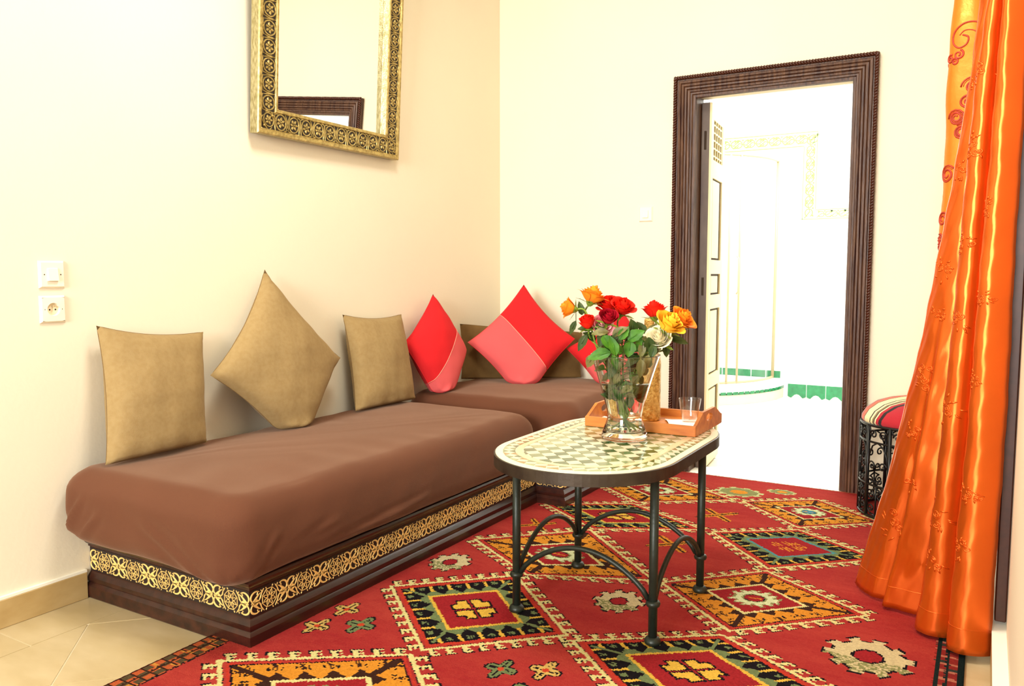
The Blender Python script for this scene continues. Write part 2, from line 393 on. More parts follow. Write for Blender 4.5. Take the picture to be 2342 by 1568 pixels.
def rope(mb, p0, p1, rad=0.006, pitch=0.028, ctr=0.0055):
    p0, p1 = Vector(p0), Vector(p1); L = (p1 - p0).length; d = (p1 - p0) / L
    a = d.orthogonal().normalized(); b = d.cross(a); n = int(L / pitch * 9)
    for ph in (0, math.pi):
        mb.tube([p0 + d * (L * i / n) + (a * math.cos(2 * math.pi * i / 9 + ph) + b * math.sin(2 * math.pi * i / 9 + ph)) * ctr for i in range(n + 1)], rad, 5)
mb = MB(); rope(mb, (FO0 + .006, -.033, 0.0), (FO0 + .006, -.033, FT - .004)); rope(mb, (FO1 - .006, -.033, 0.0), (FO1 - .006, -.033, FT - .004)); rope(mb, (FO0, -.033, FT - .006), (FO1, -.033, FT - .006))
mb.build('rope_trim', M['doordark'], door, smooth=True)
mb = MB(); mb.bbox(DL, -0.03, 0.0, DR, 0.16, 0.008, 0.003); mb.build('threshold', M['caulk'], door)
def leaf(hx, hy, ang, length, mirror_):
    # local: l along the leaf, t thickness towards the viewer side
    ca, sa = math.cos(ang), math.sin(ang)
    def fr(l, t, z): return (hx + l * ca - t * sa * mirror_, hy + l * sa + t * ca * mirror_, z)
    mb = MB()
    def bx(l0, l1, t0, t1, z0, z1, mi=0):
        mb.add([fr(l0, t0, z0), fr(l1, t0, z0), fr(l1, t1, z0), fr(l0, t1, z0), fr(l0, t0, z1), fr(l1, t0, z1), fr(l1, t1, z1), fr(l0, t1, z1)],
               [(0, 3, 2, 1), (4, 5, 6, 7), (0, 1, 5, 4), (1, 2, 6, 5), (2, 3, 7, 6), (3, 0, 4, 7)], mi)
    th = 0.042; ZT = 2.065
    bx(0, length, 0, th, 0.012, ZT)
    o = mb.build('door_leaf', M['leafedge'], door)
    mb = MB()
    e = 0.006
    zs = [(0.10, 0.46), (0.54, 0.92), (1.0, 1.12), (1.2, 1.66), (1.76, 1.98)]
    # stiles and rails of the painted face, panels between
    bx(0.004, 0.06, -0.012, 0, 0.012, ZT); bx(length - 0.06, length, -0.012, 0, 0.012, ZT)
    zz = [0.012] + [q for p in zs for q in p] + [ZT]
    for k in range(0, len(zz), 2): bx(0.06, length - 0.06, -0.012, 0, zz[k], zz[k + 1])
    for z0, z1 in zs[:-1]: bx(0.075, length - 0.13, -0.010, 0, z0 + .012, z1 - .012)
    mb.build('painted_panels', M['leafwhite'], o)
    mb = MB()
    for z0, z1 in zs: bx(0.06, length - 0.06, -0.0015, 0.0, z0, z1)
    mb.build('panel_recess', M['leafhole'], o)
    mb = MB()
    z0, z1 = zs[-1]
    for k in range(5): bx(0.07 + k * (length - .15) / 4, 0.08 + k * (length - .15) / 4, -0.010, -0.0015, z0, z1)
    for k in range(5): bx(0.06, length - 0.06, -0.009, -0.0015, z0 + .02 + k * .043, z0 + .028 + k * .043)
    mb.build('lattice', M['leafwhite'], o)
    mb = MB()
    for zc in (0.25, 1.05, 1.86):
        c = fr(-0.004, th * .5, zc); mb.tube([(c[0], c[1], zc - .05), (c[0], c[1], zc + .05)], 0.006, 8)
    mb.build('hinge', M['leafhole'], o)
leaf(1.292, 0.11, math.radians(95.5), 0.40, 1)
leaf(2.040, 0.11, math.radians(86.5), 0.40, -1)

win = structure(thing('window_1', 'dark wooden window frame on the right wall behind the curtains', 'window', (XR, -1.2, 0.11)))
mb = MB(); mb.bbox(XR - .030, -1.70, .11, XR - .0005, -1.63, 2.45, .003); mb.bbox(XR - .016, -.62, .11, XR - .0005, -.55, 2.45, .003); mb.bbox(XR - .016, -1.65, 2.38, XR - .0005, -.62, 2.45, .003); mb.bbox(XR - .016, -1.65, .11, XR - .0005, -.62, .17, .003)
mb.build('window_frame', M['doordark'], win)
# ------------------------------------------------------------------ bathroom beyond the door
BY = 3.2
mb = MB(); mb.box(-0.6, BY, -0.05, 3.4, BY + .1, 3.05); structure(mb.build('wall_bathroom_far', M['bath_paint']), 'white bathroom wall seen through the doorway', 'wall')
mb = MB(); mb.box(-0.7, 0.14, -0.05, -0.6, BY + .1, 3.05); structure(mb.build('wall_bathroom_left', M['bath_paint']), 'white left wall of the bathroom', 'wall')
mb = MB(); mb.box(3.3, 0.14, -0.05, 3.4, BY + .1, 3.05); structure(mb.build('wall_bathroom_right', M['bath_paint']), 'white right wall of the bathroom', 'wall')
mb = MB(); mb.box(-0.12, 0.141, -0.05, DL, 0.16, 3.05); mb.box(DR, 0.141, -0.05, 3.4, 0.16, 3.05); mb.box(DL, 0.141, DT, DR, 0.16, 3.05)
structure(mb.build('wall_bathroom_near', M['bath_paint']), 'bathroom side of the doorway wall', 'wall')
mb = MB(); mb.box(-0.7, 0.14, 3.05, 3.4, BY + .1, 3.1); structure(mb.build('ceiling_bathroom', M['bath_paint']), 'white bathroom ceiling', 'ceiling')
mb = MB(); mb.box(-0.7, 0.0, -0.06, 3.4, BY, -0.002, 0)
bf = [(-0.6, 0.0), (3.3, 0.0), (3.3, BY), (-0.6, BY)]
for i in range(-22, 30):
    for j in range(-8, 44):
        s_ = 0.1; q = [((i - j) * s_, (i + j) * s_)]
        cx, cy = (i - j) * s_ + 1.0, (i + j) * s_
        p = clip([(cx - s_ + .003, cy), (cx, cy - s_ + .003), (cx + s_ - .003, cy), (cx, cy + s_ - .003)], bf)
        if len(p) > 2: mb.prism(p, lambda u, v, d: (u, v, d), -0.002, 0.0, 1 if (i % 3 == 0 and j % 3 == 0) else 0)
structure(mb.build('floor_bathroom', [M['bathtile'], M['bathtile2']]), 'white tiled bathroom floor beyond the doorway', 'floor')
# stepped border of patterned tiles on the far wall
bo = structure(thing('trim_1', 'stepped border of pale green patterned tiles on the bathroom wall', 'tile border', (1.25, BY, 1.6)))
mb = MB()
F3 = lambda u, v, d: (u, BY - 0.001 - d, v)
mb.prism([(-0.4, 2.235), (1.325, 2.235), (1.325, 2.37), (-0.4, 2.37)], F3, 0, 0.008)
mb.prism([(1.205, 1.60), (1.325, 1.60), (1.325, 2.235), (1.205, 2.235)], F3, 0, 0.008)
mb.prism([(1.325, 1.60), (3.0, 1.60), (3.0, 1.69), (1.325, 1.69)], F3, 0, 0.008)
mb.build('border_tiles', M['bathborder'], bo)
mb = MB(); lift_ = [0.0]
def F4(u, v, d): return (u, BY - 0.0095 - d - lift_[0], v)
def scroll_unit(cx, cy, h, vert=False):
    T2 = (lambda u, v: (cx + v, cy + u)) if vert else (lambda u, v: (cx + u, cy + v))
    for a in (0, 1):
        sgn = 1 if a else -1; lift_[0] = .0006 * a
        mb.strip([T2(*p) for p in ell(sgn * h * .42, 0, h * .36, h * .33, 20, 340, 12, 0 if a else 180)], h * .11, F4, .001)
    lift_[0] = .0014
    mb.strip([T2(*p) for p in [(-h * .9, -h * .38), (-h * .3, h * .1), (h * .3, -h * .1), (h * .9, h * .38)]], h * .1, F4, .001)
    for q in (-.7, 0, .7): mb.prism([T2(*p) for p in [(q * h - .012, h * .42), (q * h + .012, h * .42), (q * h, h * .22)]], F4, 0, .001)
for k in range(14): scroll_unit(-0.25 + k * .115, 2.303, .10)
for k in range(6): scroll_unit(1.265, 1.70 + k * .11, .095, True)
for k in range(12): scroll_unit(1.40 + k * .11, 1.645, .075)
for u0, v0, u1, v1 in ((-0.4, 2.36, 1.325, 2.368), (-0.4, 2.24, 1.21, 2.248), (1.207, 1.6, 1.213, 2.24), (1.317, 1.69, 1.323, 2.36), (1.205, 1.602, 3.0, 1.608), (1.32, 1.682, 3.0, 1.688)):
    mb.prism([(u0, v0), (u1, v0), (u1, v1), (u0, v1)], F4, 0, .001)
mb.build('green_scrolls', M['bathmotif'], bo)
# scalloped green skirting
mb = MB()
for k in range(13):
    x0 = 1.13 + k * .165
    pts = [(x0, 0.125), (x0, 0.012), (x0 + .03, 0.0), (x0 + .06, 0.028), (x0 + .08, 0.034), (x0 + .10, 0.028), (x0 + .13, 0.0), (x0 + .158, 0.012), (x0 + .158, 0.125)]
    mb.prism(pts[::-1], F3, 0, 0.01)
structure(mb.build('baseboard_bathroom', M['bathgreen']), 'green scalloped tile skirting along the bathroom wall', 'baseboard')
# shower
SX, SY, SRD = 0.05, BY, 1.04
sh = thing('shower_enclosure', 'curved glass shower on a tiled step in the bathroom corner', 'shower', (0.5, 2.9, 0))
def arc(r, n=28, a0=-92, a1=0): return [(SX + r * math.cos(math.radians(a0 + (a1 - a0) * i / n)), SY + r * math.sin(math.radians(a0 + (a1 - a0) * i / n))) for i in range(n + 1)]
mb = MB(); a_ = arc(SRD)
mb.prism(a_ + [(-.59, BY - .002), (-.59, BY - SRD)], lambda u, v, d: (u, v, d), 0.001, 0.085); mb.build('step', M['curb'], sh)
mb = MB(); mb.prism(a_ + [(-.59, BY - .002), (-.59, BY - SRD)], lambda u, v, d: (u, v, d), 0.1, 0.112); mb.prism(arc(SRD - .09) + [(-.59, BY - .002), (-.59, BY - SRD + .09)], lambda u, v, d: (u, v, d), 0.112, 0.17); mb.build('shower_tray', M['bath_paint'], sh)
mb = MB(); A = arc(SRD + .004)
for i in range(len(A) - 1):
    p, q = A[i], A[i + 1]; t = .06
    p2 = (p[0] + (q[0] - p[0]) * t, p[1] + (q[1] - p[1]) * t); q2 = (q[0] - (q[0] - p[0]) * t, q[1] - (q[1] - p[1]) * t)
    mb.add([(p2[0], p2[1], .085), (q2[0], q2[1], .085), (q2[0], q2[1], .112), (p2[0], p2[1], .112)], [(0, 1, 2, 3)])
mb.build('step_edge_tiles', M['bathgreen'], sh); mb = MB()
for k in range(12): mb.prism([(-.55 + k * .135, .172), (-.42 + k * .135 - .006, .172), (-.42 + k * .135 - .006, .235), (-.55 + k * .135, .235)], F3, 0, .008)
mb.build('wall_edge_tiles', M['bathgreen'], sh)
Ag = arc(SRD - .1)
mb = MB()
for i in range(len(Ag) - 1): mb.add([(*Ag[i], .175), (*Ag[i + 1], .175), (*Ag[i + 1], 2.12), (*Ag[i], 2.12)], [(0, 1, 2, 3)])
mb.build('glass_panel', M['showerglass'], sh, smooth=True, weld=True)
mb = MB()
for i in (28, 17, 15):
    p = Ag[i]; mb.tube([(p[0], p[1] - .01, .17), (p[0], p[1] - .01, 2.13)], .014 if i == 28 else .01, 8)
mb.tube([(*p, 2.13) for p in Ag], .012, 8); mb.tube([(*p, .18) for p in Ag], .012, 8)
mb.build('shower_frame', M['chrome'], sh, smooth=True)
p = Ag[16]; mb = MB(); mb.tube([(p[0] + .03, p[1] - .03, .95), (p[0] + .05, p[1] - .05, .97), (p[0] + .05, p[1] - .05, 1.25), (p[0] + .03, p[1] - .03, 1.27)], .008, 8); mb.build('handle', M['chrome'], sh, smooth=True)

# ------------------------------------------------------------------ banquette bases
def base_profile():
    # (outward offset, height) from floor to top
    return [(0.012, 0.0), (0.015, 0.004), (0.015, 0.042), (0.010, 0.050), (0.006, 0.054), (0.009, 0.060), (0.009, 0.072), (0.002, 0.082), (-0.004, 0.088), (-0.004, 0.176), (0.002, 0.180), (0.002, 0.186), (0.010, 0.193), (0.016, 0.200), (0.018, 0.207), (0.014, 0.214), (0.004, 0.217), (-0.06, 0.217)]
def banquette(name, label, x0, y0, x1, y1, ends, bands):
    t = thing(name, label, 'banquette base', ((x0 + x1) / 2, (y0 + y1) / 2, 0))
    mb = MB(); P = base_profile()
    ring = []
    for o, z in P: ring.append([(x0, y0 - o * ends, z), (x1 + o, y0 - o * ends, z), (x1 + o, y1, z), (x0, y1, z)])
    for k in range(len(P) - 1):
        for e in range(4): mb.add([ring[k][e], ring[k][(e + 1) % 4], ring[k + 1][(e + 1) % 4], ring[k + 1][e]], [(0, 1, 2, 3)])
    mb.add(ring[-1], [(0, 1, 2, 3)]); mb.add(ring[0], [(3, 2, 1, 0)])
    b = mb.build('wood_plinth', M['wood'], t, weld=True); autosmooth(b, 30)
    for (frame, L, n) in bands:
        g_ = MB(); g_.prism([(0, .092), (L, .092), (L, .174), (0, .174)], frame, 0.0, 0.0012); bd = g_.build('inlay_band', M['band'], t)
        m2 = MB(); u = L / n
        for k in range(n): filigree(m2, (k + .5) * u, 0.133, u, 0.072, lambda a, b_, d, fr=frame: fr(a, b_, 0.0014 + d))
        m2.build('gilt_filigree', M['brass'], bd)
    return t
def filigree(mb, cx, cz, W, H, frame):
    w = H * .036; h = .0016; hw, hh = W / 2, H / 2
    def S(pts, ww=w, closed=False): mb.strip([(cx + a, cz + b) for a, b in pts], ww, frame, h, closed)
    fr_ = hh * .84
    S(ell(0, 0, fr_, fr_, 22.5, 382.5, 8)[:-1], w, True)
    for k in range(8):
        a = 45 * k + 22.5; ca, sa = math.cos(math.radians(a)), math.sin(math.radians(a))
        S(ell(ca * fr_ * .50, sa * fr_ * .50, fr_ * .27, fr_ * .13, 0, 360, 10, a)[:-1], w * .85, True)
        ca, sa = math.cos(math.radians(a)), math.sin(math.radians(a)); S([(ca * fr_ * .78, sa * fr_ * .78), (ca * fr_, sa * fr_)], w * .8)
    for sx in (-1, 1):
        for sz in (-1, 1):
            F = lambda pts: [(sx * a, sz * b) for a, b in pts]
            n = 13
            # big heart-shaped end loop, swelling stroke
            pts = ell(hw * .72, hh * .48, hw * .27, hh * .46, -80, 130, n - 1); S(F(pts), [w * (.8 + 1.7 * math.sin(math.pi * i / (n - 1))) for i in range(n)])
            pts = [(hw * .98, 0.0), (hw * .86, hh * .16), (hw * .70, hh * .38), (hw * .56, hh * .62), (hw * .44, hh * .70)]; S(F(pts), [w * .7, w * 2, w * 2.8, w * 1.6, w * .6])
            pts = [(hw * .98, 0.0), (hw * .84, hh * .05), (hw * .72, hh * .02), (hw * .62, 0)]; S(F(pts), w * 1.2)
            pts = [(hw * .58, hh * .05), (hw * .48, hh * .28), (hw * .44, hh * .56), (hw * .36, hh * .80), (hw * .30, hh * .96)]; S(F(pts), [w, w * 2.2, w * 1.4, w * 1.6, w * .6])
            S(F([(hw * .42, hh * .78), (hw * .46, hh * .96)]), w); S(F([(hw * .16, hh * .86), (hw * .20, hh * 1.0)]), w * 1.3)
            S(F([(hw * .66, hh * .62), (hw * .62, hh * .84), (hw * .66, hh * .92)]), w * 1.4)
        S([(sx * a, b) for a, b in ell(hw * .72, 0, hw * .12, hh * .22, 0, 360, 10)[:-1]], w * 1.6, True)
        S([(sx * hw * .56, 0), (sx * hw * .64, 0), (sx * hw * .72, 0), (sx * hw * .8, 0)], [w, w * 4, w * 4, w])
Y0, Y1 = -2.763, -0.985
banquette('banquette_base', 'long dark carved banquette base under the left wall mattress', 0.0, Y0, 0.800, Y1 - .002, 1,
          [(lambda u, v, d: (0.796 + d, Y0 + 0.006 + u, v), 1.76, 12), (lambda u, v, d: (0.795 - u, Y0 + 0.004 - d, v), 0.79, 5)])
banquette('banquette_base', 'short dark carved banquette base along the back wall behind the table', 0.0, Y1, 0.952, -0.002, 1,
          [(lambda u, v, d: (0.800 + u, Y1 + 0.004 - d, v), 0.150, 1), (lambda u, v, d: (0.948 + d, Y1 + 0.004 + u, v), 0.96, 6)])

# ------------------------------------------------------------------ mattresses
def mattress(name, label, x0, x1, y0, y1, z0, z1, rt, rb, rc, seed, creases, endbulge=0.0):
    mb = MB(); cx, cy = (x0 + x1) / 2, (y0 + y1) / 2; hx, hy = (x1 - x0) / 2, (y1 - y0) / 2
    # plan outline with rounded corners, then rings up the side and across the top
    def outline(inset):
        pts = []; n = 10; r = max(rc - inset * .5, .012); per = []
        ax, ay = hx - inset, hy - inset
        for (sx, sy, a0) in ((1, -1, -90), (1, 1, 0), (-1, 1, 90), (-1, -1, 180)):
            for i in range(n + 1):
                a = math.radians(a0 + 90 * i / n); pts.append((cx + sx * (ax - r) + r * math.cos(a), cy + sy * (ay - r) + r * math.sin(a)))
        out = []
        m = len(pts)
        for i in range(m):
            p, q = pts[i], pts[(i + 1) % m]; L = math.hypot(q[0] - p[0], q[1] - p[1]); k = max(1, int(L / .014))
            k = {9: 26, 10: 26}.get(-1, k)
            for j in range(k): out.append((p[0] + (q[0] - p[0]) * j / k, p[1] + (q[1] - p[1]) * j / k))
        return out
    base = outline(0.0); N = len(base)
    # arc-length resample so that every ring has the same count
    def resample(o):
        o = o + [o[0]]; L = [0]
        for i in range(1, len(o)): L.append(L[-1] + math.hypot(o[i][0] - o[i - 1][0], o[i][1] - o[i - 1][1]))
        L = np.array(L); xs = np.interp(np.linspace(0, L[-1], N + 1)[:-1], L, [p[0] for p in o]); ys = np.interp(np.linspace(0, L[-1], N + 1)[:-1], L, [p[1] for p in o])
        return list(zip(xs, ys))
    sect = []
    for i in range(11): a = math.pi / 2 * i / 10; sect.append((rb * (1 - math.sin(a)) * .9, z0 + rb * (1 - math.cos(a))))
    for i in range(1, 14): sect.append((0.0, z0 + rb + (z1 - rt - z0 - rb) * i / 14))
    for i in range(9): a = math.pi / 2 * i / 8; sect.append((rt * (1 - math.cos(a)), z1 - rt + rt * math.sin(a)))
    for ins in (rt + .03, rt + .08, rt + .15, rt + .22): sect.append((ins, z1 + .004 * (ins - rt) / .2))
    def disp(x, y, z):
        d = 0.006 * vnoise((x, y, z), 6, seed) + 0.003 * vnoise((x, y, z), 17, seed + 3)
        return d
    rings = []
    for ins, z in sect:
        ins_ = min(ins, min(hx, hy) - .03)
        rr = []
        for (x, y) in resample(outline(ins_)):
            nx, ny = (x - cx) / hx, (y - cy) / hy
            d = disp(x, y, z); side = max(0.0, 1 - ins / rt) if z > (z0 + z1) / 2 else 1.0
            bulge = 0.010 * math.sin(math.pi * min(1, max(0, (z - z0) / (z1 - z0))))
            lx, ly = (1 if abs(nx) > abs(ny) * 1.0 else 0) * (1 if nx > 0 else -1), (1 if abs(ny) >= abs(nx) else 0) * (1 if ny > 0 else -1)
            l = math.hypot(nx, ny) or 1
            ox, oy = nx / l * (d + bulge) * side, ny / l * (d + bulge) * side
            zz = z + (d * .8 if side < .5 else 0)
            for (px, py, pz, qx, qy, qz, wd_, hgt) in creases:      # crease ridges on the cover
                ax_, ay_, az_ = x - px, y - py, z - pz; bx_, by_, bz_ = qx - px, qy - py, qz - pz
                L2 = bx_ * bx_ + by_ * by_ + bz_ * bz_; t = max(0, min(1, (ax_ * bx_ + ay_ * by_ + az_ * bz_) / L2))
                dd = math.sqrt((ax_ - bx_ * t) ** 2 + (ay_ - by_ * t) ** 2 + (az_ - bz_ * t) ** 2)
                if dd < wd_ * 3:
                    b_ = 2.8 * hgt * (math.exp(-(dd / wd_) ** 2) - .45 * math.exp(-(dd / wd_ / 1.9) ** 2)) * math.sin(math.pi * (0.08 + .9 * t)); ox += nx / l * b_; oy += ny / l * b_
            if endbulge: zz -= endbulge * math.exp(-((x - .74) / .16) ** 2 - ((y + 2.85) / .10) ** 2) * max(0.0, 1 - (z - z0) / .12)
            X = max(.012, x + ox); Y = min(-.012, y + oy)
            rr.append((X, Y, zz))
        rings.append(rr)
    vs = [p for r_ in rings for p in r_]; F = []
    for k in range(len(rings) - 1):
        for i in range(N): F.append((k * N + i, k * N + (i + 1) % N, (k + 1) * N + (i + 1) % N, (k + 1) * N + i))
    mb.add(vs, F); mb.add(rings[-1], [tuple(range(N))]); mb.add(rings[0], [tuple(range(N - 1, -1, -1))])
    o = mb.build(name, M['mattress'], smooth=True, weld=True)
    return tag(o, label, 'mattress')
cr1 = [(0.80, -2.80, .25, .86, -2.45, .33, .014, .012), (.86, -2.66, .225, .86, -1.95, .29, .013, .012), (.70, -2.84, .24, .45, -2.85, .36, .02, .012), (.78, -2.84, .235, .62, -2.85, .33, .014, .012), (.84, -2.80, .235, .86, -2.70, .36, .012, .012),
       (.82, -2.83, .24, .80, -2.84, .34, .010, .010), (.05, -2.85, .26, .16, -2.86, .40, .014, .012), (.12, -2.85, .25, .25, -2.86, .36, .014, .010), (.86, -1.4, .235, .86, -1.12, .32, .013, .010), (.86, -1.3, .24, .85, -1.10, .36, .012, .010)]
mattress('seat_mattress', 'long brown fitted seat mattress along the left wall, nearest the viewer', 0.006, 0.862, -2.862, -1.085, 0.218, 0.476, 0.075, 0.075, 0.09, 1.0, cr1, endbulge=.022)
mattress('seat_mattress', 'brown seat mattress in the corner against the back wall, behind the table', 0.006, 0.998, -0.995, -0.008, 0.218, 0.503, 0.08, 0.06, 0.10, 2.0,
         [(.3, -.99, .30, .7, -.99, .38, .02, .008), (.95, -.98, .25, .97, -.97, .42, .015, .008)])

# ------------------------------------------------------------------ cushions
def cushion(label, C4, thick, mats, seat, seed, split=None, pinch=0.09, seam_mat=None, bulge_dir=(1, -1, 0.15), power=.45, group=None, flat=False):
    TL, TR, BR, BL = [np.array(c, float) for c in C4]
    nrm = np.cross(TR - BL, TL - BR); nrm /= np.linalg.norm(nrm)
    if nrm @ np.array(bulge_dir, float) < 0: nrm = -nrm
    n = 30; mb = MB()
    def pt(a, b, side):
        u, v = 2 * a - 1, 2 * b - 1                       # v up
        uu = u * (1 - pinch * (1 - v * v) * (abs(u) ** 1.5)); vv = v * (1 - pinch * (.15 if flat and v < 0 else 1) * (1 - u * u) * (abs(v) ** 1.5))
        s_, t = (uu + 1) / 2, (vv + 1) / 2
        P = BL * (1 - s_) * (1 - t) + BR * s_ * (1 - t) + TR * s_ * t + TL * (1 - s_) * t
        e = max(0.0, (1 - u * u) * (1 - v * v)) ** power
        w = 0.0055 * vnoise((P[0] * 1.3, P[1], P[2]), 11, seed) + .0022 * vnoise((P[0], P[1] + .7 * P[2], P[2]), 30, seed + 2)
        edge = max(abs(u), abs(v))
        cor = (abs(u) * abs(v)) ** 3
        w += .006 * math.sin(9 * (u - v) + seed) * cor * (1 - edge) * 6
        d = e * thick / 2 * (1 if side > 0 else .8) + (w * min(1, e * 2.2))
        if seat is not None and P[2] < seat + .03:        # squashed on the seat
            k = (seat + .03 - P[2]); d += k * .25 * e
            P = P.copy(); P[2] = seat + .03 - .03 * (1 - math.exp(-k / .03))
            d += .008 * math.sin(u * 14 + v * 9 + seed) * min(1, k / .03) * e
        Q = P + nrm * d * side
        if seat is not None: Q[2] = max(Q[2], seat + .001)
        Q[0] = max(Q[0], .014); Q[1] = min(Q[1], -.014)
        return Q
    mfn = None
    if split: mfn = lambda a, b: (1 if split(2 * a - 1, 2 * b - 1) else 0)
    mb.grid(lambda a, b: pt(a, b, 1), n, n, mfn=mfn); mb.grid(lambda a, b: pt(a, b, -1), n, n, mfn=mfn)
    o = mb.build('cushion', mats, smooth=True)
    tag(o, label, 'cushion', group)
    sm = MB(); loop = []
    for e_ in (lambda t: (t, 0), lambda t: (1, t), lambda t: (1 - t, 1), lambda t: (0, 1 - t)):
        sm.tube([Vector(pt(*e_(.03 + .94 * i / n), 1)) for i in range(n + 1)], [.0003] + [.0013] * (n - 1) + [.0003], 5)
    so = sm.build('edge_seam', seam_mat or M['seamb'], o, smooth=True)
    return o, pt
# beige
cushion('square beige linen cushion standing upright, nearest the viewer on the long mattress', [(.05, -2.732, .945), (.05, -2.297, .897), (.14, -2.368, .472), (.15, -2.785, .468)], .16, M['beige'], .478, 1.0, flat=True)
cushion('large beige linen cushion standing on its corner like a diamond against the left wall', [(.045, -1.976, 1.139), (.10, -1.585, .735), (.20, -1.945, .335), (.12, -2.328, .735)], .18, M['beige'], .478, 2.2, pinch=.12)
cushion('square beige linen cushion leaning beside the red and pink cushion on the long mattress', [(.05, -1.512, .93), (.05, -1.068, .913), (.15, -1.085, .455), (.15, -1.545, .466)], .16, M['beige'], .478, 3.1, flat=True)
cushion('wide olive brown cushion lying behind the large red and pink diamond cushion', [(.03, -.500, .832), (.60, -.05, .775), (.612, -.085, .49), (.05, -.520, .50)], .07, M['olive'], .505, 4.0, pinch=.03, flat=True)
# red and pink
def seam_line(o, pt, fn):
    sm = MB(); sm.tube([Vector(pt(*fn(i / 24), 1)) for i in range(25)], .0022, 5); sm.build('centre_seam', M['seam'], o, smooth=True)
o, pt = cushion('slim red and pink cushion turned edge-on in the corner against the left wall', [(.055, -.796, 1.012), (.17, -.640, .698), (.23, -.94, .36), (.085, -1.10, .765)], .19, [M['red'], M['pink']], .50, 5.0, split=lambda u, v: u > .12, seam_mat=M['red'], pinch=.09)
seam_line(o, pt, lambda t: (.56, t))
o, pt = cushion('large red and pink cushion standing on its corner in the middle of the back mattress', [(.297, -.22, 1.058), (.644, -.24, .752), (.460, -.50, .37), (.122, -.56, .733)], .16, [M['red'], M['pink']], .505, 6.0, split=lambda u, v: v < 0, seam_mat=M['red'], pinch=.11)
seam_line(o, pt, lambda t: (t, .5))
o, pt = cushion('red and pink cushion half hidden behind the flower vase', [(.878, -.08, .897), (1.059, -.10, .698), (.835, -.27, .46), (.589, -.24, .694)], .14, [M['red'], M['pink']], .505, 7.0, split=lambda u, v: u > 0, seam_mat=M['red'], pinch=.06)
seam_line(o, pt, lambda t: (.5, t))

# ------------------------------------------------------------------ mirror
TH = math.radians(3.2); YW = math.radians(0.74)
mir = thing('hanging_mirror', 'tall wall mirror in an embossed brass frame hanging on the left wall', 'mirror', (0.03, -1.54, 1.69))
MW, MH, MRL = 0.935, 1.30, 0.115
def mfr(u, v, d):    # u along the wall (+y), v up the mirror, d out of the face
    x = d * math.cos(TH) + v * math.sin(TH); z = -d * math.sin(TH) + v * math.cos(TH)
    yy = -2.010 + u
    c, s_ = math.cos(YW), math.sin(YW); dx, dy = x, yy + 1.54
    return (0.012 + dx * c - dy * s_, -1.54 + dx * s_ + dy * c, 1.698 + z)
mprof = [(0.0, 0.0), (0.0, 0.040), (0.004, 0.046), (0.016, 0.047), (0.020, 0.043), (0.024, 0.040), (0.094, 0.040), (0.097, 0.045), (0.106, 0.046), (0.110, 0.042), (0.113, 0.016), (0.115, 0.012)]
mb = MB()
def rect(w): return [(w, w), (MW - w, w), (MW - w, MH - w), (w, MH - w)]
for k in range(len(mprof) - 1):
    A_, B_ = rect(mprof[k][0]), rect(mprof[k + 1][0])
    for e in range(4):
        f = (e + 1) % 4
        mb.add([mfr(*A_[e], mprof[k][1]), mfr(*A_[f], mprof[k][1]), mfr(*B_[f], mprof[k + 1][1]), mfr(*B_[e], mprof[k + 1][1])], [(0, 1, 2, 3)], 1 if k == 5 else (2 if k >= 9 or k == 0 else 0))
fo = mb.build('frame', [M['relief'], M['reliefground'], M['silver']], mir)
mb = MB(); mb.add([mfr(u, v, .012) for u, v in rect(.114)], [(0, 1, 2, 3)]); mb.build('mirror_glass', M['mirror'], mir)
mb = MB()
def medallion(cu, cv, ang, s):
    c, s_ = math.cos(ang), math.sin(ang)
    fr = lambda a, b, d: mfr(cu + a * c - b * s_, cv + a * s_ + b * c, .0402 + d)
    r = s * .47
    mb.strip(ell(0, 0, r * .82, r * .92, 0, 360, 16)[:-1], r * .17, fr, .003, True)
    for k in range(6):
        a = 60 * k + 10; x, y = r * .40 * math.cos(math.radians(a)), r * .40 * math.sin(math.radians(a))
        mb.strip([(x * .45, y * .45), (x * .9, y * .9), (x * 1.25, y * 1.25), (x * 1.6, y * 1.6)], [r * .12, r * .34, r * .30, r * .06], fr, .003)
    mb.strip([(-r * .13, 0), (0, 0), (r * .13, 0)], [r * .05, r * .3, r * .05], fr, .004)
    for sx in (-1, 1):
        mb.strip([(sx * r * 1.10, -r * 1.0), (sx * r * 1.02, -r * .4), (sx * r * 1.0, r * .2), (sx * r * .85, r * .95)], [r * .05, r * .2, r * .16, r * .05], fr, .003)
        mb.strip([(sx * r * .95, r * .95), (sx * r * .55, r * 1.06), (sx * r * .25, r * 1.0)], [r * .05, r * .18, r * .04], fr, .003)
        mb.strip([(sx * r * .95, -r * .95), (sx * r * .55, -r * 1.06), (sx * r * .25, -r * 1.0)], [r * .05, r * .18, r * .04], fr, .003)
mid = .059; s = .0745
nb = 10
for k in range(nb): medallion(mid + .070 + k * (MW - 2 * mid - .140) / (nb - 1), mid, 0.2 * (-1) ** k, s); medallion(mid + .070 + k * (MW - 2 * mid - .140) / (nb - 1), MH - mid, 0, s)
ns = 15
for k in range(ns):
    v = mid + .070 + k * (MH - 2 * mid - .140) / (ns - 1); medallion(mid, v, math.pi / 2, s); medallion(MW - mid, v, math.pi / 2, s)
for cu in (mid + .002, MW - mid - .002):
    for cv in (mid + .002, MH - mid - .002): medallion(cu, cv, .8, s * .9)
for cu, cv in ((0, 0), (MW, 0), (0, MH), (MW, MH)):
    for q in range(7):
        t = .02 + q * .0145; u = cu + (t if cu == 0 else -t); v = cv + (t if cv == 0 else -t)
        c_ = Vector(mfr(u, v, .043)); vs = []
        mb.lathe([(0.0, -.005), (.0045, -.002), (.0055, .001), (.004, .004), (0.0, .0055)], 7, c_)
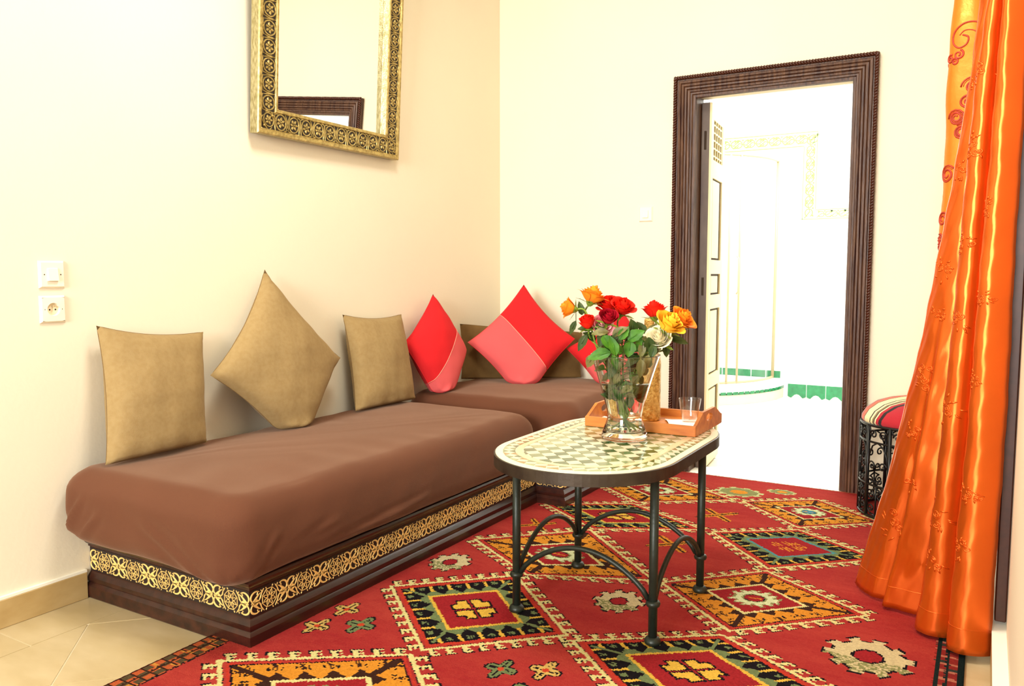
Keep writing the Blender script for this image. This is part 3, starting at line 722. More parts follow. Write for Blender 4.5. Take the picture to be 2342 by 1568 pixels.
mb.build('embossed_relief', M['relief'], fo)

# ------------------------------------------------------------------ switches and socket
def plate(mb, fr, w, h, t=.009, b=.006, mi=0):
    mb.add([fr(-w / 2, -h / 2, 0), fr(w / 2, -h / 2, 0), fr(w / 2, h / 2, 0), fr(-w / 2, h / 2, 0), fr(-w / 2 + b, -h / 2 + b, t), fr(w / 2 - b, -h / 2 + b, t), fr(w / 2 - b, h / 2 - b, t), fr(-w / 2 + b, h / 2 - b, t)],
           [(0, 1, 5, 4), (1, 2, 6, 5), (2, 3, 7, 6), (3, 0, 4, 7), (4, 5, 6, 7)], mi)
def disc(mb, fr, u, v, r, d, n=12): mb.prism([(u + r * math.cos(2 * math.pi * i / n), v + r * math.sin(2 * math.pi * i / n)) for i in range(n)], fr, d - .0005, d)
def rocker(fr, parent, w, h):
    mb = MB(); mb.add([fr(-w / 2, -h / 2, .009), fr(w / 2, -h / 2, .009), fr(w / 2, h / 2, .009), fr(-w / 2, h / 2, .009), fr(-w / 2 + .002, -h / 2 + .001, .018), fr(w / 2 - .002, -h / 2 + .001, .018), fr(w / 2 - .002, h / 2 - .002, .0125), fr(-w / 2 + .002, h / 2 - .002, .0125)],
           [(0, 1, 5, 4), (1, 2, 6, 5), (2, 3, 7, 6), (3, 0, 4, 7), (4, 5, 6, 7)]); return mb.build('rocker', M['plastic'], parent)
def lfr(yc, zc): return lambda u, v, d: (0.0005 + d, yc + u, zc + v)
t = thing('light_switch', 'square ivory light switch above the socket on the left wall', 'light switch', (0, -2.849, 1.118)); fr = lfr(-2.849, 1.118)
mb = MB(); plate(mb, fr, .086, .090); mb.build('switch_plate', M['plastic'], t); rocker(fr, t, .036, .042)
for q in (-.027, .027): mb = MB(); disc(mb, fr, q, 0, .002, .0096); mb.build('screw', M['hole'], t)
t = thing('wall_socket', 'square ivory power socket with round recess below the light switch', 'socket', (0, -2.851, 1.004)); fr = lfr(-2.851, 1.004)
mb = MB(); R0 = .0215; n = 32
outer = [(-.037, -.039), (.037, -.039), (.037, .039), (-.037, .039)]
def sqpt(a):
    x, y = math.cos(a), math.sin(a); k = 1 / max(abs(x) / .037, abs(y) / .039); return (x * k, y * k)
for i in range(n):
    a, b = 2 * math.pi * i / n, 2 * math.pi * (i + 1) / n
    mb.add([fr(*sqpt(a), .009), fr(*sqpt(b), .009), fr(R0 * math.cos(b), R0 * math.sin(b), .010), fr(R0 * math.cos(a), R0 * math.sin(a), .010)], [(0, 1, 2, 3)])
    mb.add([fr(R0 * math.cos(a), R0 * math.sin(a), .010), fr(R0 * math.cos(b), R0 * math.sin(b), .010), fr(.019 * math.cos(b), .019 * math.sin(b), .002), fr(.019 * math.cos(a), .019 * math.sin(a), .002)], [(0, 1, 2, 3)])
mb.add([fr(-.043, -.045, 0), fr(.043, -.045, 0), fr(.043, .045, 0), fr(-.043, .045, 0), fr(-.037, -.039, .009), fr(.037, -.039, .009), fr(.037, .039, .009), fr(-.037, .039, .009)], [(0, 1, 5, 4), (1, 2, 6, 5), (2, 3, 7, 6), (3, 0, 4, 7)])
mb.build('socket_plate', M['plastic'], t)
mb = MB(); disc(mb, fr, 0, 0, .019, .0022, 24); mb.build('socket_well', M['plastic2'], t)
mb = MB(); disc(mb, fr, -.0095, -.001, .0028, .0027); disc(mb, fr, .0095, -.001, .0028, .0027); disc(mb, fr, -.028, 0, .002, .0096); disc(mb, fr, .028, 0, .002, .0096); mb.build('pin_holes', M['hole'], t)
mb = MB(); mb.tube([fr(0, .010, .002), fr(0, .010, .014)], .0026, 8); mb.build('earth_pin', M['chrome'], t)
t = thing('light_switch', 'pale light switch on the back wall left of the doorway', 'light switch', (.970, 0, 1.458)); fr = lambda u, v, d: (.970 + u, -.0005 - d, 1.458 + v)
mb = MB(); plate(mb, fr, .082, .086); mb.build('switch_plate', M['plastic'], t); rocker(fr, t, .036, .042)

# ------------------------------------------------------------------ rug
def rug():
    x0, x1, y0, y1 = 0.645, 2.655, -3.72, -0.035; q = 0.0056
    nx, ny = int((x1 - x0) / q), int((y1 - y0) / q)
    X = x0 + (np.arange(nx) + .5) * q; Y = y0 + (np.arange(ny) + .5) * q
    gx, gy = np.meshgrid(X, Y)
    c = lambda *a: np.array(lin(*a)[:3])
    RED, RED2, PK = c(168, 38, 40), c(198, 68, 54), c(206, 58, 40)
    CR, BK, GR, OR, YE, OL, BR, TE = c(236, 206, 132), c(30, 22, 24), c(122, 126, 78), c(232, 140, 44), c(238, 176, 66), c(150, 138, 84), c(66, 36, 26), c(84, 140, 138)
    ab = np.zeros(ny); v = 0
    rs = np.random.RandomState(3)
    for k in range(ny):
        if rs.rand() < .10: v = rs.rand()
        ab[k] = v
    ab = np.convolve(np.pad(ab, 6, mode='edge'), np.ones(13) / 13, 'valid')
    nz = rs.rand(ny, nx)
    nz2 = np.repeat(np.repeat(rs.rand(ny // 3 + 1, nx // 9 + 1), 3, 0), 9, 1)[:ny, :nx]
    k_ = np.clip(ab[:, None] * .55 + nz * .22 + nz2 * .23, 0, 1)[..., None]
    IMG = RED * (1 - k_) + RED2 * k_
    jit = (rs.rand(ny, nx) - .5)
    jx, jy = gx + jit * .003, gy + (rs.rand(ny, nx) - .5) * .003
    def paint(mask, col): IMG[mask] = col * (0.88 + .24 * rs.rand(mask.sum(), 1))
    def quad(L, T, Rr, B, kind, alt=None):
        L, T, Rr, B = map(np.array, (L, T, Rr, B)); pad = .07
        ix = (X > min(L[0], T[0], B[0]) - pad) & (X < max(Rr[0], T[0], B[0]) + pad); iy = (Y > B[1] - pad) & (Y < T[1] + pad)
        if not ix.any() or not iy.any(): return
        sl = np.ix_(iy, ix); px, py = jx[sl], jy[sl]
        u = np.full(px.shape, .5); w = np.full(px.shape, .5)
        for _ in range(7):
            ex = L[0] * (1 - u) * (1 - w) + T[0] * u * (1 - w) + Rr[0] * u * w + B[0] * (1 - u) * w - px
            ey = L[1] * (1 - u) * (1 - w) + T[1] * u * (1 - w) + Rr[1] * u * w + B[1] * (1 - u) * w - py
            xu = (T[0] - L[0]) * (1 - w) + (Rr[0] - B[0]) * w; yu = (T[1] - L[1]) * (1 - w) + (Rr[1] - B[1]) * w
            xw = (B[0] - L[0]) * (1 - u) + (Rr[0] - T[0]) * u; yw = (B[1] - L[1]) * (1 - u) + (Rr[1] - T[1]) * u
            D = xu * yw - xw * yu; D = np.where(abs(D) < 1e-6, 1e-6, D)
            u = u - (ex * yw - xw * ey) / D; w = w - (xu * ey - ex * yu) / D
        a, b = u - .5, w - .5; d = np.maximum(abs(a), abs(b)); s = np.where(abs(a) > abs(b), b, a)
        def P(m, col):
            M_ = np.zeros(gx.shape, bool); M_[sl] = m; paint(M_, col)
        n = 9; t = np.mod((s + .5) * n, 1); ins = abs(s) < .5
        P(ins & (d > .5) & (d < .583) & (t > .22) & (t < .92) & ~((t > .62) & (d < .53)), BK) if False else None
        sh = np.mod(t + .0, 1)
        dark = ins & (d > .512) & (d < .592) & (((t > .56) & (t < .66)) | ((t > .2) & (t < .3) & (d > .545)) | ((d > .583) & (t > .25) & (t < .9)))
        P(dark, BK)
        P(ins & (d > .5) & (d < .580) & (t > .32) & (t < .56), CR)
        P(ins & (d > .564) & (d < .583) & (t > .30) & (t < .86), CR)
        P(ins & (d > .530) & (d < .545) & (t > .5) & (t < .82), CR)
        P((d > .486) & (d < .512), CR)
        P((d > .478) & (d < .486) & (jit[sl] > .1), BK)
        P((d > .452) & (d < .466), PK)
        tri = abs(np.mod((s + .5) * 7, 1) - .5) * 2           # 0..1 saw
        if kind == 'A':
            P((d > .27) & (d < .445), BK)
            P((d > .27) & (d < .27 + .085 * tri + .01), GR)
            tt = np.mod((s + .5) * 7 + .5, 1)
            P((d > .34) & (d < .435) & (abs(tt - .5) < .09) & (abs(s) < .40), YE)
            P((d > .375) & (d < .415) & (abs(np.mod((s + .5) * 7, 1) - .5) < .16) & (abs(s) < .44) & (jit[sl] > -.28), GR)
            P((abs(abs(a) - abs(b)) < .018) & (d > .27) & (d < .42), GR)
            P((d > .437) & (d < .449), OR if False else PK)
            P((d > .247) & (d < .272), TE if alt == 'teal' else YE)
            P(d < .247, RED)
            m = (abs(a) < .135) & (abs(b) < .135) & (np.minimum(abs(a), abs(b)) > .018) & ~((abs(a) > .085) & (abs(b) > .085))
            mo = (abs(a) < .152) & (abs(b) < .152) & (np.minimum(abs(a), abs(b)) > .006) & ~((abs(a) > .10) & (abs(b) > .10))
            if alt == 'teal':
                P(m & (np.mod(a * 30, 1) > .5), OR)
            else:
                P(mo, BK); P(m, YE)
        else:
            P((d > .25) & (d < .445), OR)
            P((d > .25) & (d < .25 + .10 * tri - .01), BR)
            tt = np.mod((s + .5) * 7 + .5, 1)
            P((d > .36) & (d < .43) & (abs(tt - .5) < .10) & (abs(s) < .42) & (jit[sl] > -.2), BR)
            P((d > .36) & (d < .40) & (abs(np.mod((s + .5) * 14, 1) - .5) < .12) & (jit[sl] > -.1), BK)
            P((abs(abs(a) - abs(b)) < .03) & (d > .25) & (d < .44), BR)
            P((d > .437) & (d < .447), BK)
            P((d > .225) & (d < .252), CR)
            P(d < .225, RED)
            tooth = .018 * np.sign(np.sin(s * 2 * math.pi * 14))
            rr = np.maximum(d, (abs(a) + abs(b)) * .72)
            P(rr < .150 + tooth + .012, OL); P(rr < .145 + tooth, c(226, 216, 160)); P(rr < .085, OL); P(rr < .072, BK)
            P(rr < .064, c(66, 140, 160) if alt == 'blue' else RED)
            P((rr < .05) & (abs(a - b) < .012), OR)
    def rosette(x, y, w, h, kind=0):
        a, b = (jx - x) / w, (jy - y) / h; r = np.maximum(np.maximum(abs(a), abs(b)) * .9, (abs(a) + abs(b)) * .66); th = np.arctan2(b, a); tooth = .10 * np.sign(np.sin(th * 10))
        if kind == 0:
            paint(r < .52 + tooth * .5, BK); paint(r < .48 + tooth * .5, c(222, 188, 136)); paint((r < .48 + tooth * .5) & (b < -.1) & (jit > -.1), OL); paint(r < .20, BK); paint(r < .17, RED)
        elif kind == 3:
            paint(r < .5 + tooth * .4, c(206, 196, 130)); paint(r < .42, OL); paint(r < .2, OR)
        elif kind == 4:
            for s_ in (-1, 1): paint((abs(a - s_ * b) < .16) & (abs(a) < .5) & (abs(b) < .5), BR); paint((abs(abs(a - s_ * b) - .10) < .05) & (abs(a) < .5) & (abs(b) < .5), OR)
        else:
            f = [c(214, 96, 50), GR, c(222, 170, 90)][kind % 3] if kind < 3 else OR
            pet = np.cos(th * 4) * .13
            paint(r < .42 + pet, BK); paint(r < .36 + pet, f); paint((abs(a) < .04) | (abs(b) < .04) & False, f) if False else None
            paint((r < .40) & ((abs(a) < .03) | (abs(b) < .03)), BK); paint(r < .10, c(214, 70, 40))
    quad((.80, -2.88), (1.25, -2.57), (1.62, -2.9), (1.22, -3.22), 'B'); quad((.873, -2.19), (1.205, -1.875), (1.59, -2.225), (1.265, -2.53), 'A')
    quad((.85, -1.61), (1.215, -1.25), (1.66, -1.665), (1.235, -1.85), 'B'); quad((.86, -1.0), (1.22, -.775), (1.64, -1.0), (1.22, -1.235), 'A')
    quad((.9, -.5), (1.2, -.2), (1.63, -.47), (1.23, -.75), 'B')
    quad((1.64, -2.92), (1.97, -2.58), (2.35, -2.9), (1.97, -3.22), 'B'); quad((1.62, -2.25), (2.0, -1.98), (2.38, -2.2), (1.97, -2.55), 'A')
    quad((1.69, -1.67), (1.99, -1.36), (2.37, -1.6), (2.01, -1.945), 'B'); quad((1.68, -1.01), (1.995, -.79), (2.35, -1.01), (1.99, -1.335), 'A', 'teal')
    quad((1.67, -.47), (1.98, -.25), (2.3, -.5), (1.99, -.76), 'B', 'blue')
    for a in [(.916, -1.884, .13, .16, 0), (1.624, -1.902, .14, .16, 0), (2.406, -1.907, .20, .20, 0), (.992, -2.49, .09, .11, 1), (.876, -2.565, .08, .10, 0 + 2), (.872, -2.42, .08, .10, 2), (1.523, -2.51, .085, .10, 1), (1.636, -2.455, .085, .10, 2),
              (.982, -1.30, .13, .13, 4), (1.581, -1.25, .17, .16, 4), (1.63, -.756, .16, .16, 4), (1.611, -.309, .2, .15, 3), (1.80, -.20, .12, .08, 3), (2.38, -1.33, .13, .13, 1), (2.42, -.9, .12, .12, 3), (2.4, -2.55, .18, .18, 0), (1.62, -2.62, .12, .12, 1)]:
        rosette(*a)
    # borders
    ex = jx
    ck = (np.floor(gy / .034) + np.floor(gx / .024)) % 2
    m = (ex > .652) & (ex < .722); paint(m, c(204, 92, 50)); paint(m & (ck == 0) & (nz2 > .35), c(96, 74, 48)); paint(m & (np.mod(gy, .034) < .006), BR); paint(m & (ck == 1) & (nz2 < .3), c(224, 140, 60)); paint((abs(ex - .686) < .004), BR); paint((ex < .652), c(70, 26, 20)); paint(abs(ex - .724) < .003, BK)
    m = (ex > 2.575) & (ex < 2.655); paint(m, c(150, 44, 38)); paint(m & (np.mod(gy, .05) < .014) & (ex < 2.63), c(196, 110, 84)); paint(m & (nz2 > .8), c(60, 60, 50)); paint(abs(ex - 2.582) < .006, c(30, 40, 36)); paint(abs(ex - 2.607) < .005, c(30, 40, 36)); paint(ex > 2.634, c(26, 34, 32))
    m = gy > -.10; paint(m & (np.mod(gy, .022) < .005), c(170, 110, 70))
    # mesh, leaving out what lies under the banquettes
    keep = ~(((gx < .795) & (gy > -2.745)) | ((gx < .955) & (gy > -.975)))
    # keep a full strip so the pile has thickness at the rim
    zb = 0.012 + .0012 * rs.rand(ny + 1, nx + 1)
    vx, vy = np.meshgrid(x0 + np.arange(nx + 1) * q, y0 + np.arange(ny + 1) * q)
    vx = vx + .004 * np.sin(vy * 3.1) * (vx < .7)
    V = np.stack([vx, vy, zb], -1).reshape(-1, 3)
    ii = np.arange((ny + 1) * (nx + 1)).reshape(ny + 1, nx + 1)
    F = np.stack([ii[:-1, :-1], ii[:-1, 1:], ii[1:, 1:], ii[1:, :-1]], -1)[keep]
    colr = IMG[keep]
    me = bpy.data.meshes.new('rug'); nf = len(F)
    # skirt round the edge
    sk = []; skc = []
    base = len(V); ex_v = []
    def side(a, b, col):
        nonlocal base
        ex_v.extend([V[a] * [1, 1, 0] + [0, 0, .0005], V[b] * [1, 1, 0] + [0, 0, .0005]]); sk.append((base, base + 1, b, a)); skc.append(col); base += 2
    for i in range(ny):
        for j in (0, nx):
            cj = min(j, nx - 1)
            if keep[i, cj]: side(ii[i, j], ii[i + 1, j], IMG[i, cj] * .8)
    for j in range(nx):
        for i in (0, ny):
            ci = min(i, ny - 1)
            if keep[ci, j]: side(ii[i, j], ii[i, j + 1], IMG[ci, j] * .8)
    V = np.concatenate([V, np.array(ex_v)]); F = np.concatenate([F, np.array(sk)]); colr = np.concatenate([colr, np.array(skc)]); nf = len(F)
    used = np.unique(F); rm = np.zeros(len(V), int); rm[used] = np.arange(len(used)); V = V[used]; F = rm[F]
    me.vertices.add(len(V)); me.vertices.foreach_set('co', V.astype(np.float32).ravel())
    me.loops.add(nf * 4); me.loops.foreach_set('vertex_index', F.astype(np.int32).ravel())
    me.polygons.add(nf); me.polygons.foreach_set('loop_start', np.arange(0, nf * 4, 4, dtype=np.int32))
    me.update(calc_edges=True); me.validate()
    at = me.attributes.new('pattern', 'FLOAT_COLOR', 'FACE')
    at.data.foreach_set('color', np.concatenate([colr * np.array([.63, .76, .82]), np.ones((nf, 1))], 1).astype(np.float32).ravel())
    me.materials.append(M['wool']); o = bpy.data.objects.new('rug', me); COL.objects.link(o)
    return tag(o, 'red knotted wool rug with diamond medallions covering the floor', 'rug')
rug()

# ------------------------------------------------------------------ mosaic table
TX, TY, TZ = 1.600, -1.915, 0.570; TR, TS = 0.290, 0.200
def stad(r, n=24):
    p = []
    for i in range(n + 1): a = math.pi + math.pi * i / n; p.append((TX + r * math.cos(a), TY - TS + r * math.sin(a)))
    for i in range(n + 1): a = math.pi * i / n; p.append((TX + r * math.cos(a), TY + TS + r * math.sin(a)))
    return p
tab = thing('coffee_table', 'low oval coffee table with green and cream mosaic top on iron legs', 'table', (TX, TY, 0.012))
def ident(u, v, d): return (u, v, d)
mb = MB(); mb.prism(stad(TR - .003, 40), ident, TZ - .036, TZ - .0015); top = mb.build('tabletop', M['cement'], tab)
mb = MB()
A_, B_ = stad(TR - .0028, 40), stad(TR + .002, 40); n = len(A_)
for i in range(n):
    j = (i + 1) % n
    mb.add([(*A_[i], TZ - .004), (*A_[j], TZ - .004), (*B_[j], TZ - .005), (*B_[i], TZ - .005), (*B_[j], TZ - .040), (*B_[i], TZ - .040), (*A_[j], TZ - .040), (*A_[i], TZ - .040)], [(0, 1, 2, 3), (3, 2, 4, 5), (5, 4, 6, 7)])
mb.build('iron_rim', M['rimiron'], tab, weld=True)
mb = MB(); mats = [M['tcream'], M['tg1'], M['tg2'], M['tg3'], M['tbrown'], M['tstrip'], M['cement']]
inner = stad(.199)
H = .028; gg = .0014
for i in range(-26, 27):
    for j in range(-26, 27):
        cx, cy = TX + .0075 + (i - j) * H, TY + .055 + (i + j) * H
        if abs(cx - TX) > .25 or abs(cy - TY) > .45: continue
        q = [(cx - H + gg, cy), (cx, cy - H + gg), (cx + H - gg, cy), (cx, cy + H - gg)]
        p = clip(q, inner)
        if len(p) < 3: continue
        green = i % 2 == 0
        # green and cream lozenges alternate along both diagonals
        if green: mi = R.choices([1, 2, 3], [6, 4, 2] if (cx - TX) > -.05 else [1, 4, 5])[0]
        else: mi = 0
        if (i + 0) % 2 == 0 and (j % 2 == 1): mi = 0
        if i % 2 == 1 and j % 2 == 1: mi = 0
        if i % 2 == 0 and j % 2 == 0: mi = R.choices([1, 2, 3], [6, 4, 2] if (cx - TX) > -.05 else [1, 4, 5])[0]
        if i % 2 == 1 and j % 2 == 0: mi = 0
        if (i + j) % 2 == 0: mi = R.choices([1, 2, 3], [6, 4, 2] if (cx - TX) > -.05 else [1, 4, 5])[0]
        else: mi = 0
        mb.prism(p, ident, TZ - .003, TZ, mi)
def perim(r, s):     # point at arc length fraction s on the stadium
    pts = stad(r, 60); pts = pts + [pts[0]]; L = [0]
    for k in range(1, len(pts)): L.append(L[-1] + math.dist(pts[k], pts[k - 1]))
    d = (s % 1.0) * L[-1]
    return (float(np.interp(d, L, [p[0] for p in pts])), float(np.interp(d, L, [p[1] for p in pts])))
def cen(a, b, c): m = ((a[0] + b[0] + c[0]) / 3, (a[1] + b[1] + c[1]) / 3); return [(m[0] + (p[0] - m[0]) * .9, m[1] + (p[1] - m[1]) * .9) for p in (a, b, c)]
n = 60
S1, S2 = stad(.2015, 60), stad(.222, 60)
for k in range(len(S1)):
    l = (k + 1) % len(S1); mb.prism([S1[k], S1[l], S2[l], S2[k]], ident, TZ - .003, TZ, 5)
for k in range(n):
    a0, a1, am = k / n, (k + 1) / n, (k + .5) / n
    i0, i1, o0, o1 = perim(.2245, a0), perim(.2245, a1), perim(.264, a0), perim(.264, a1); m_ = perim(.2443, am)
    gm = [1, 2, 3, 4][R.randrange(4)]
    mb.prism(cen(i0, i1, m_), ident, TZ - .003, TZ, gm); mb.prism(cen(o1, o0, m_), ident, TZ - .003, TZ, [2, 3, 4][R.randrange(3)])
    mb.prism(cen(i0, m_, o0), ident, TZ - .003, TZ, 0); mb.prism(cen(i1, o1, m_), ident, TZ - .003, TZ, 0)
mb.build('mosaic', mats, top)
LX, LY = .236, .232
legs = [(TX - LX, TY - LY), (TX + LX, TY - LY), (TX + LX, TY + LY), (TX - LX, TY + LY)]
for lx, ly in legs:
    mb = MB(); mb.tube([(lx, ly, .016), (lx, ly, TZ - .038)], .0135, 14); l = mb.build('leg', M['iron'], tab, smooth=True)
    mb = MB(); mb.lathe([(.0, .0), (.022, .0), (.0255, .006), (.0245, .012), (.020, .019), (.0136, .022)], 18, (lx, ly, .0135)); mb.build('foot_collar', M['iron'], l, smooth=True)
    mb = MB(); mb.lathe([(.0136, -.009), (.020, -.007), (.0225, 0), (.020, .007), (.0136, .009)], 18, (lx, ly, .138)); mb.build('ring_collar', M['iron'], l, smooth=True)
for k in range(4):
    (ax, ay), (bx, by) = legs[k], legs[(k + 1) % 4]; pts = []
    for i in range(29):
        t = i / 28; f = .035 + .93 * t
        pts.append((ax + (bx - ax) * f, ay + (by - ay) * f, .148 + .115 * (math.sin(math.pi * t) ** .72)))
    mb = MB(); mb.tube(pts, .0085, 10); mb.build('arched_brace', M['iron'], tab, smooth=True)

# ------------------------------------------------------------------ tray with its things
TB = TZ + .0008
tr_ = thing('wooden_tray', 'honey wooden serving tray with cut-out handles on the back of the table', 'tray', (1.625, -1.588, TB))
x0, x1, y0, y1 = 1.419, 1.830, -1.748, -1.432; w = .011
mb = MB(); mb.box(x0 + w, y0 + w, TB, x1 - w, y1 - w, TB + .009); mb.build('tray_base', M['traywood'], tr_)
for yy in (y0, y1 - w): mb = MB(); mb.bbox(x0, yy, TB, x1, yy + w, TB + .036, .0015); mb.build('long_side', M['traywood'], tr_)
for xx in (x0, x1 - w):
    # trapezoid end board with an oval hand hole
    mb = MB(); yc = (y0 + y1) / 2; a, b = y0 + w, y1 - w
    outer = [(a, 0), (b, 0), (b, .036), (yc + .07, .072), (yc - .07, .072), (a, .036)]
    def opt(ang):
        d = (math.cos(ang), math.sin(ang)); best = 9
        for k in range(6):
            p, q = outer[k], outer[(k + 1) % 6]; ex, ey = q[0] - p[0], q[1] - p[1]; den = d[0] * ey - d[1] * ex
            if abs(den) < 1e-9: continue
            t = ((p[0] - yc) * ey - (p[1] - .046) * ex) / den; s_ = ((p[0] - yc) * d[1] - (p[1] - .046) * d[0]) / den
            if t > 0 and -1e-6 <= s_ <= 1 + 1e-6: best = min(best, t)
        return (yc + d[0] * best, .046 + d[1] * best)
    N = 48; angs = sorted([2 * math.pi * k / N for k in range(N)] + [math.atan2(p[1] - .046, p[0] - yc) % (2 * math.pi) for p in outer]); N = len(angs)
    O = [opt(q) for q in angs]; I = [(yc + .036 * math.cos(q), .046 + .014 * math.sin(q)) for q in angs]
    for k in range(N):
        l = (k + 1) % N
        for X_, fl in ((xx, 0), (xx + w, 1)): mb.add([(X_, O[k][0], TB + O[k][1]), (X_, O[l][0], TB + O[l][1]), (X_, I[l][0], TB + I[l][1]), (X_, I[k][0], TB + I[k][1])], [(0, 1, 2, 3)])
        mb.add([(xx, O[k][0], TB + O[k][1]), (xx, O[l][0], TB + O[l][1]), (xx + w, O[l][0], TB + O[l][1]), (xx + w, O[k][0], TB + O[k][1])], [(0, 1, 2, 3)])
        mb.add([(xx, I[k][0], TB + I[k][1]), (xx, I[l][0], TB + I[l][1]), (xx + w, I[l][0], TB + I[l][1]), (xx + w, I[k][0], TB + I[k][1])], [(0, 1, 2, 3)])
    mb.build('handle_end', M['traywood'], tr_, weld=True)
TZ2 = TB + .009
def napkin(cx, cy, s, rot, lab, seed):
    mb = MB(); c, s_ = math.cos(rot), math.sin(rot)
    def f(a, b):
        u, v = (a - .5) * s, (b - .5) * s
        return (cx + u * c - v * s_, cy + u * s_ + v * c, TZ2 + .0015 + .010 * max(0, abs(u) / s * 2 - .55) ** 1.2 * (1 + .5 * math.sin(7 * v / s + seed)))
    mb.grid(f, 14, 14); mb.grid(lambda a, b: tuple(np.array(f(a, b)) + (0, 0, .0012)), 14, 14)
    tag(mb.build('paper_napkin', M['napkin'], smooth=True), lab, 'napkin')
napkin(1.735, -1.565, .13, .5, 'white paper napkin under the drinking glass on the tray', 1)
napkin(1.475, -1.64, .10, .15, 'white paper napkin at the left end of the tray behind the vase', 4)
mb = MB(); gx_, gy_ = 1.742, -1.54
mb.lathe([(.0, .004), (.026, .004), (.027, .006), (.0405, .086), (.0405, .0875), (.0388, .0875), (.0385, .086), (.0255, .010), (0, .0095)], 36, (gx_, gy_, TZ2 + .001))
tag(mb.build('drinking_glass', M['glass'], smooth=True), 'clear tapered drinking glass standing on the tray', 'glass')
bt = thing('gold_bottle', 'tall textured gold bottle standing on the tray behind the vase', 'bottle', (1.590, -1.560, TZ2))
mb = MB(); mb.lathe([(0, .001), (.043, .001), (.045, .006), (.045, .21), (.042, .235), (.030, .262), (.018, .285), (.0145, .300), (.0145, .335), (.018, .340)], 36, (1.590, -1.560, TZ2)); mb.build('bottle_body', M['gold'], bt, smooth=True)
mb = MB(); mb.lathe([(.016, .340), (.019, .346), (.019, .372), (.015, .378), (0, .380)], 24, (1.590, -1.560, TZ2)); mb.build('stopper', M['gold'], bt, smooth=True)

# ------------------------------------------------------------------ vase and roses
VX, VY, VZ = 1.630, -1.885, TZ + .0008
va = thing('glass_vase', 'flared clear glass vase full of roses on the mosaic table', 'vase', (VX, VY, VZ))
out = [(.0, .0), (.070, .0), (.0765, .004), (.0770, .012), (.072, .030), (.064, .050), (.0585, .068), (.0575, .080), (.061, .100), (.070, .135), (.083, .180), (.098, .230), (.1140, .2780), (.1152, .2815), (.1156, .2828), (.1150, .2835)]
inn = [(.1135, .2835), (.1128, .2828), (.1122, .2815), (.1110, .2780), (.095, .230), (.080, .180), (.067, .135), (.058, .100), (.0545, .080), (.0555, .068), (.061, .050), (.066, .034), (.062, .026), (0, .022)]
mb = MB(); mb.lathe(out + inn, 56, (VX, VY, VZ)); mb.build('vase_glass', M['vaseglass'], va, smooth=True)
wat = [(0, .0235), (.060, .027), (.064, .035), (.0595, .050), (.0540, .068), (.0530, .080), (.0565, .100), (.0655, .135), (.0785, .180), (.0800, .186), (0, .186)]
mb = MB(); mb.lathe(wat, 48, (VX, VY, VZ)); mb.build('water', M['water'], va, smooth=True)
RV, FV, UP = np.array([.8626, .506, 0]), np.array([-.506, .8626, 0]), np.array([0, 0, 1.0])
def frame_of(d):
    d = np.array(d, float); d /= np.linalg.norm(d); a = np.cross(d, [0.3, .2, 1.0]); a /= np.linalg.norm(a); return a, np.cross(d, a), d
def leaf_mesh(mb, base, dirv, nrm, L, W, mi=0, curl=.25):
    d = np.array(dirv, float); d /= np.linalg.norm(d); n_ = np.array(nrm, float); n_ -= d * (n_ @ d); n_ /= np.linalg.norm(n_); s_ = np.cross(d, n_); base = np.array(base, float)
    def f(a, b):
        t = a; u = 2 * b - 1
        w = W * (math.sin(math.pi * min(1, t * .97 + .02)) ** .75) * (1.15 - .45 * t) * .5
        w *= 1 + .06 * math.sin(t * 40) * abs(u)
        return base + d * L * t + s_ * u * w + n_ * (abs(u) * w * .35 - curl * L * t * t + .012 * L * math.sin(t * 22) * abs(u))
    mb.grid(f, 10, 4, mi)
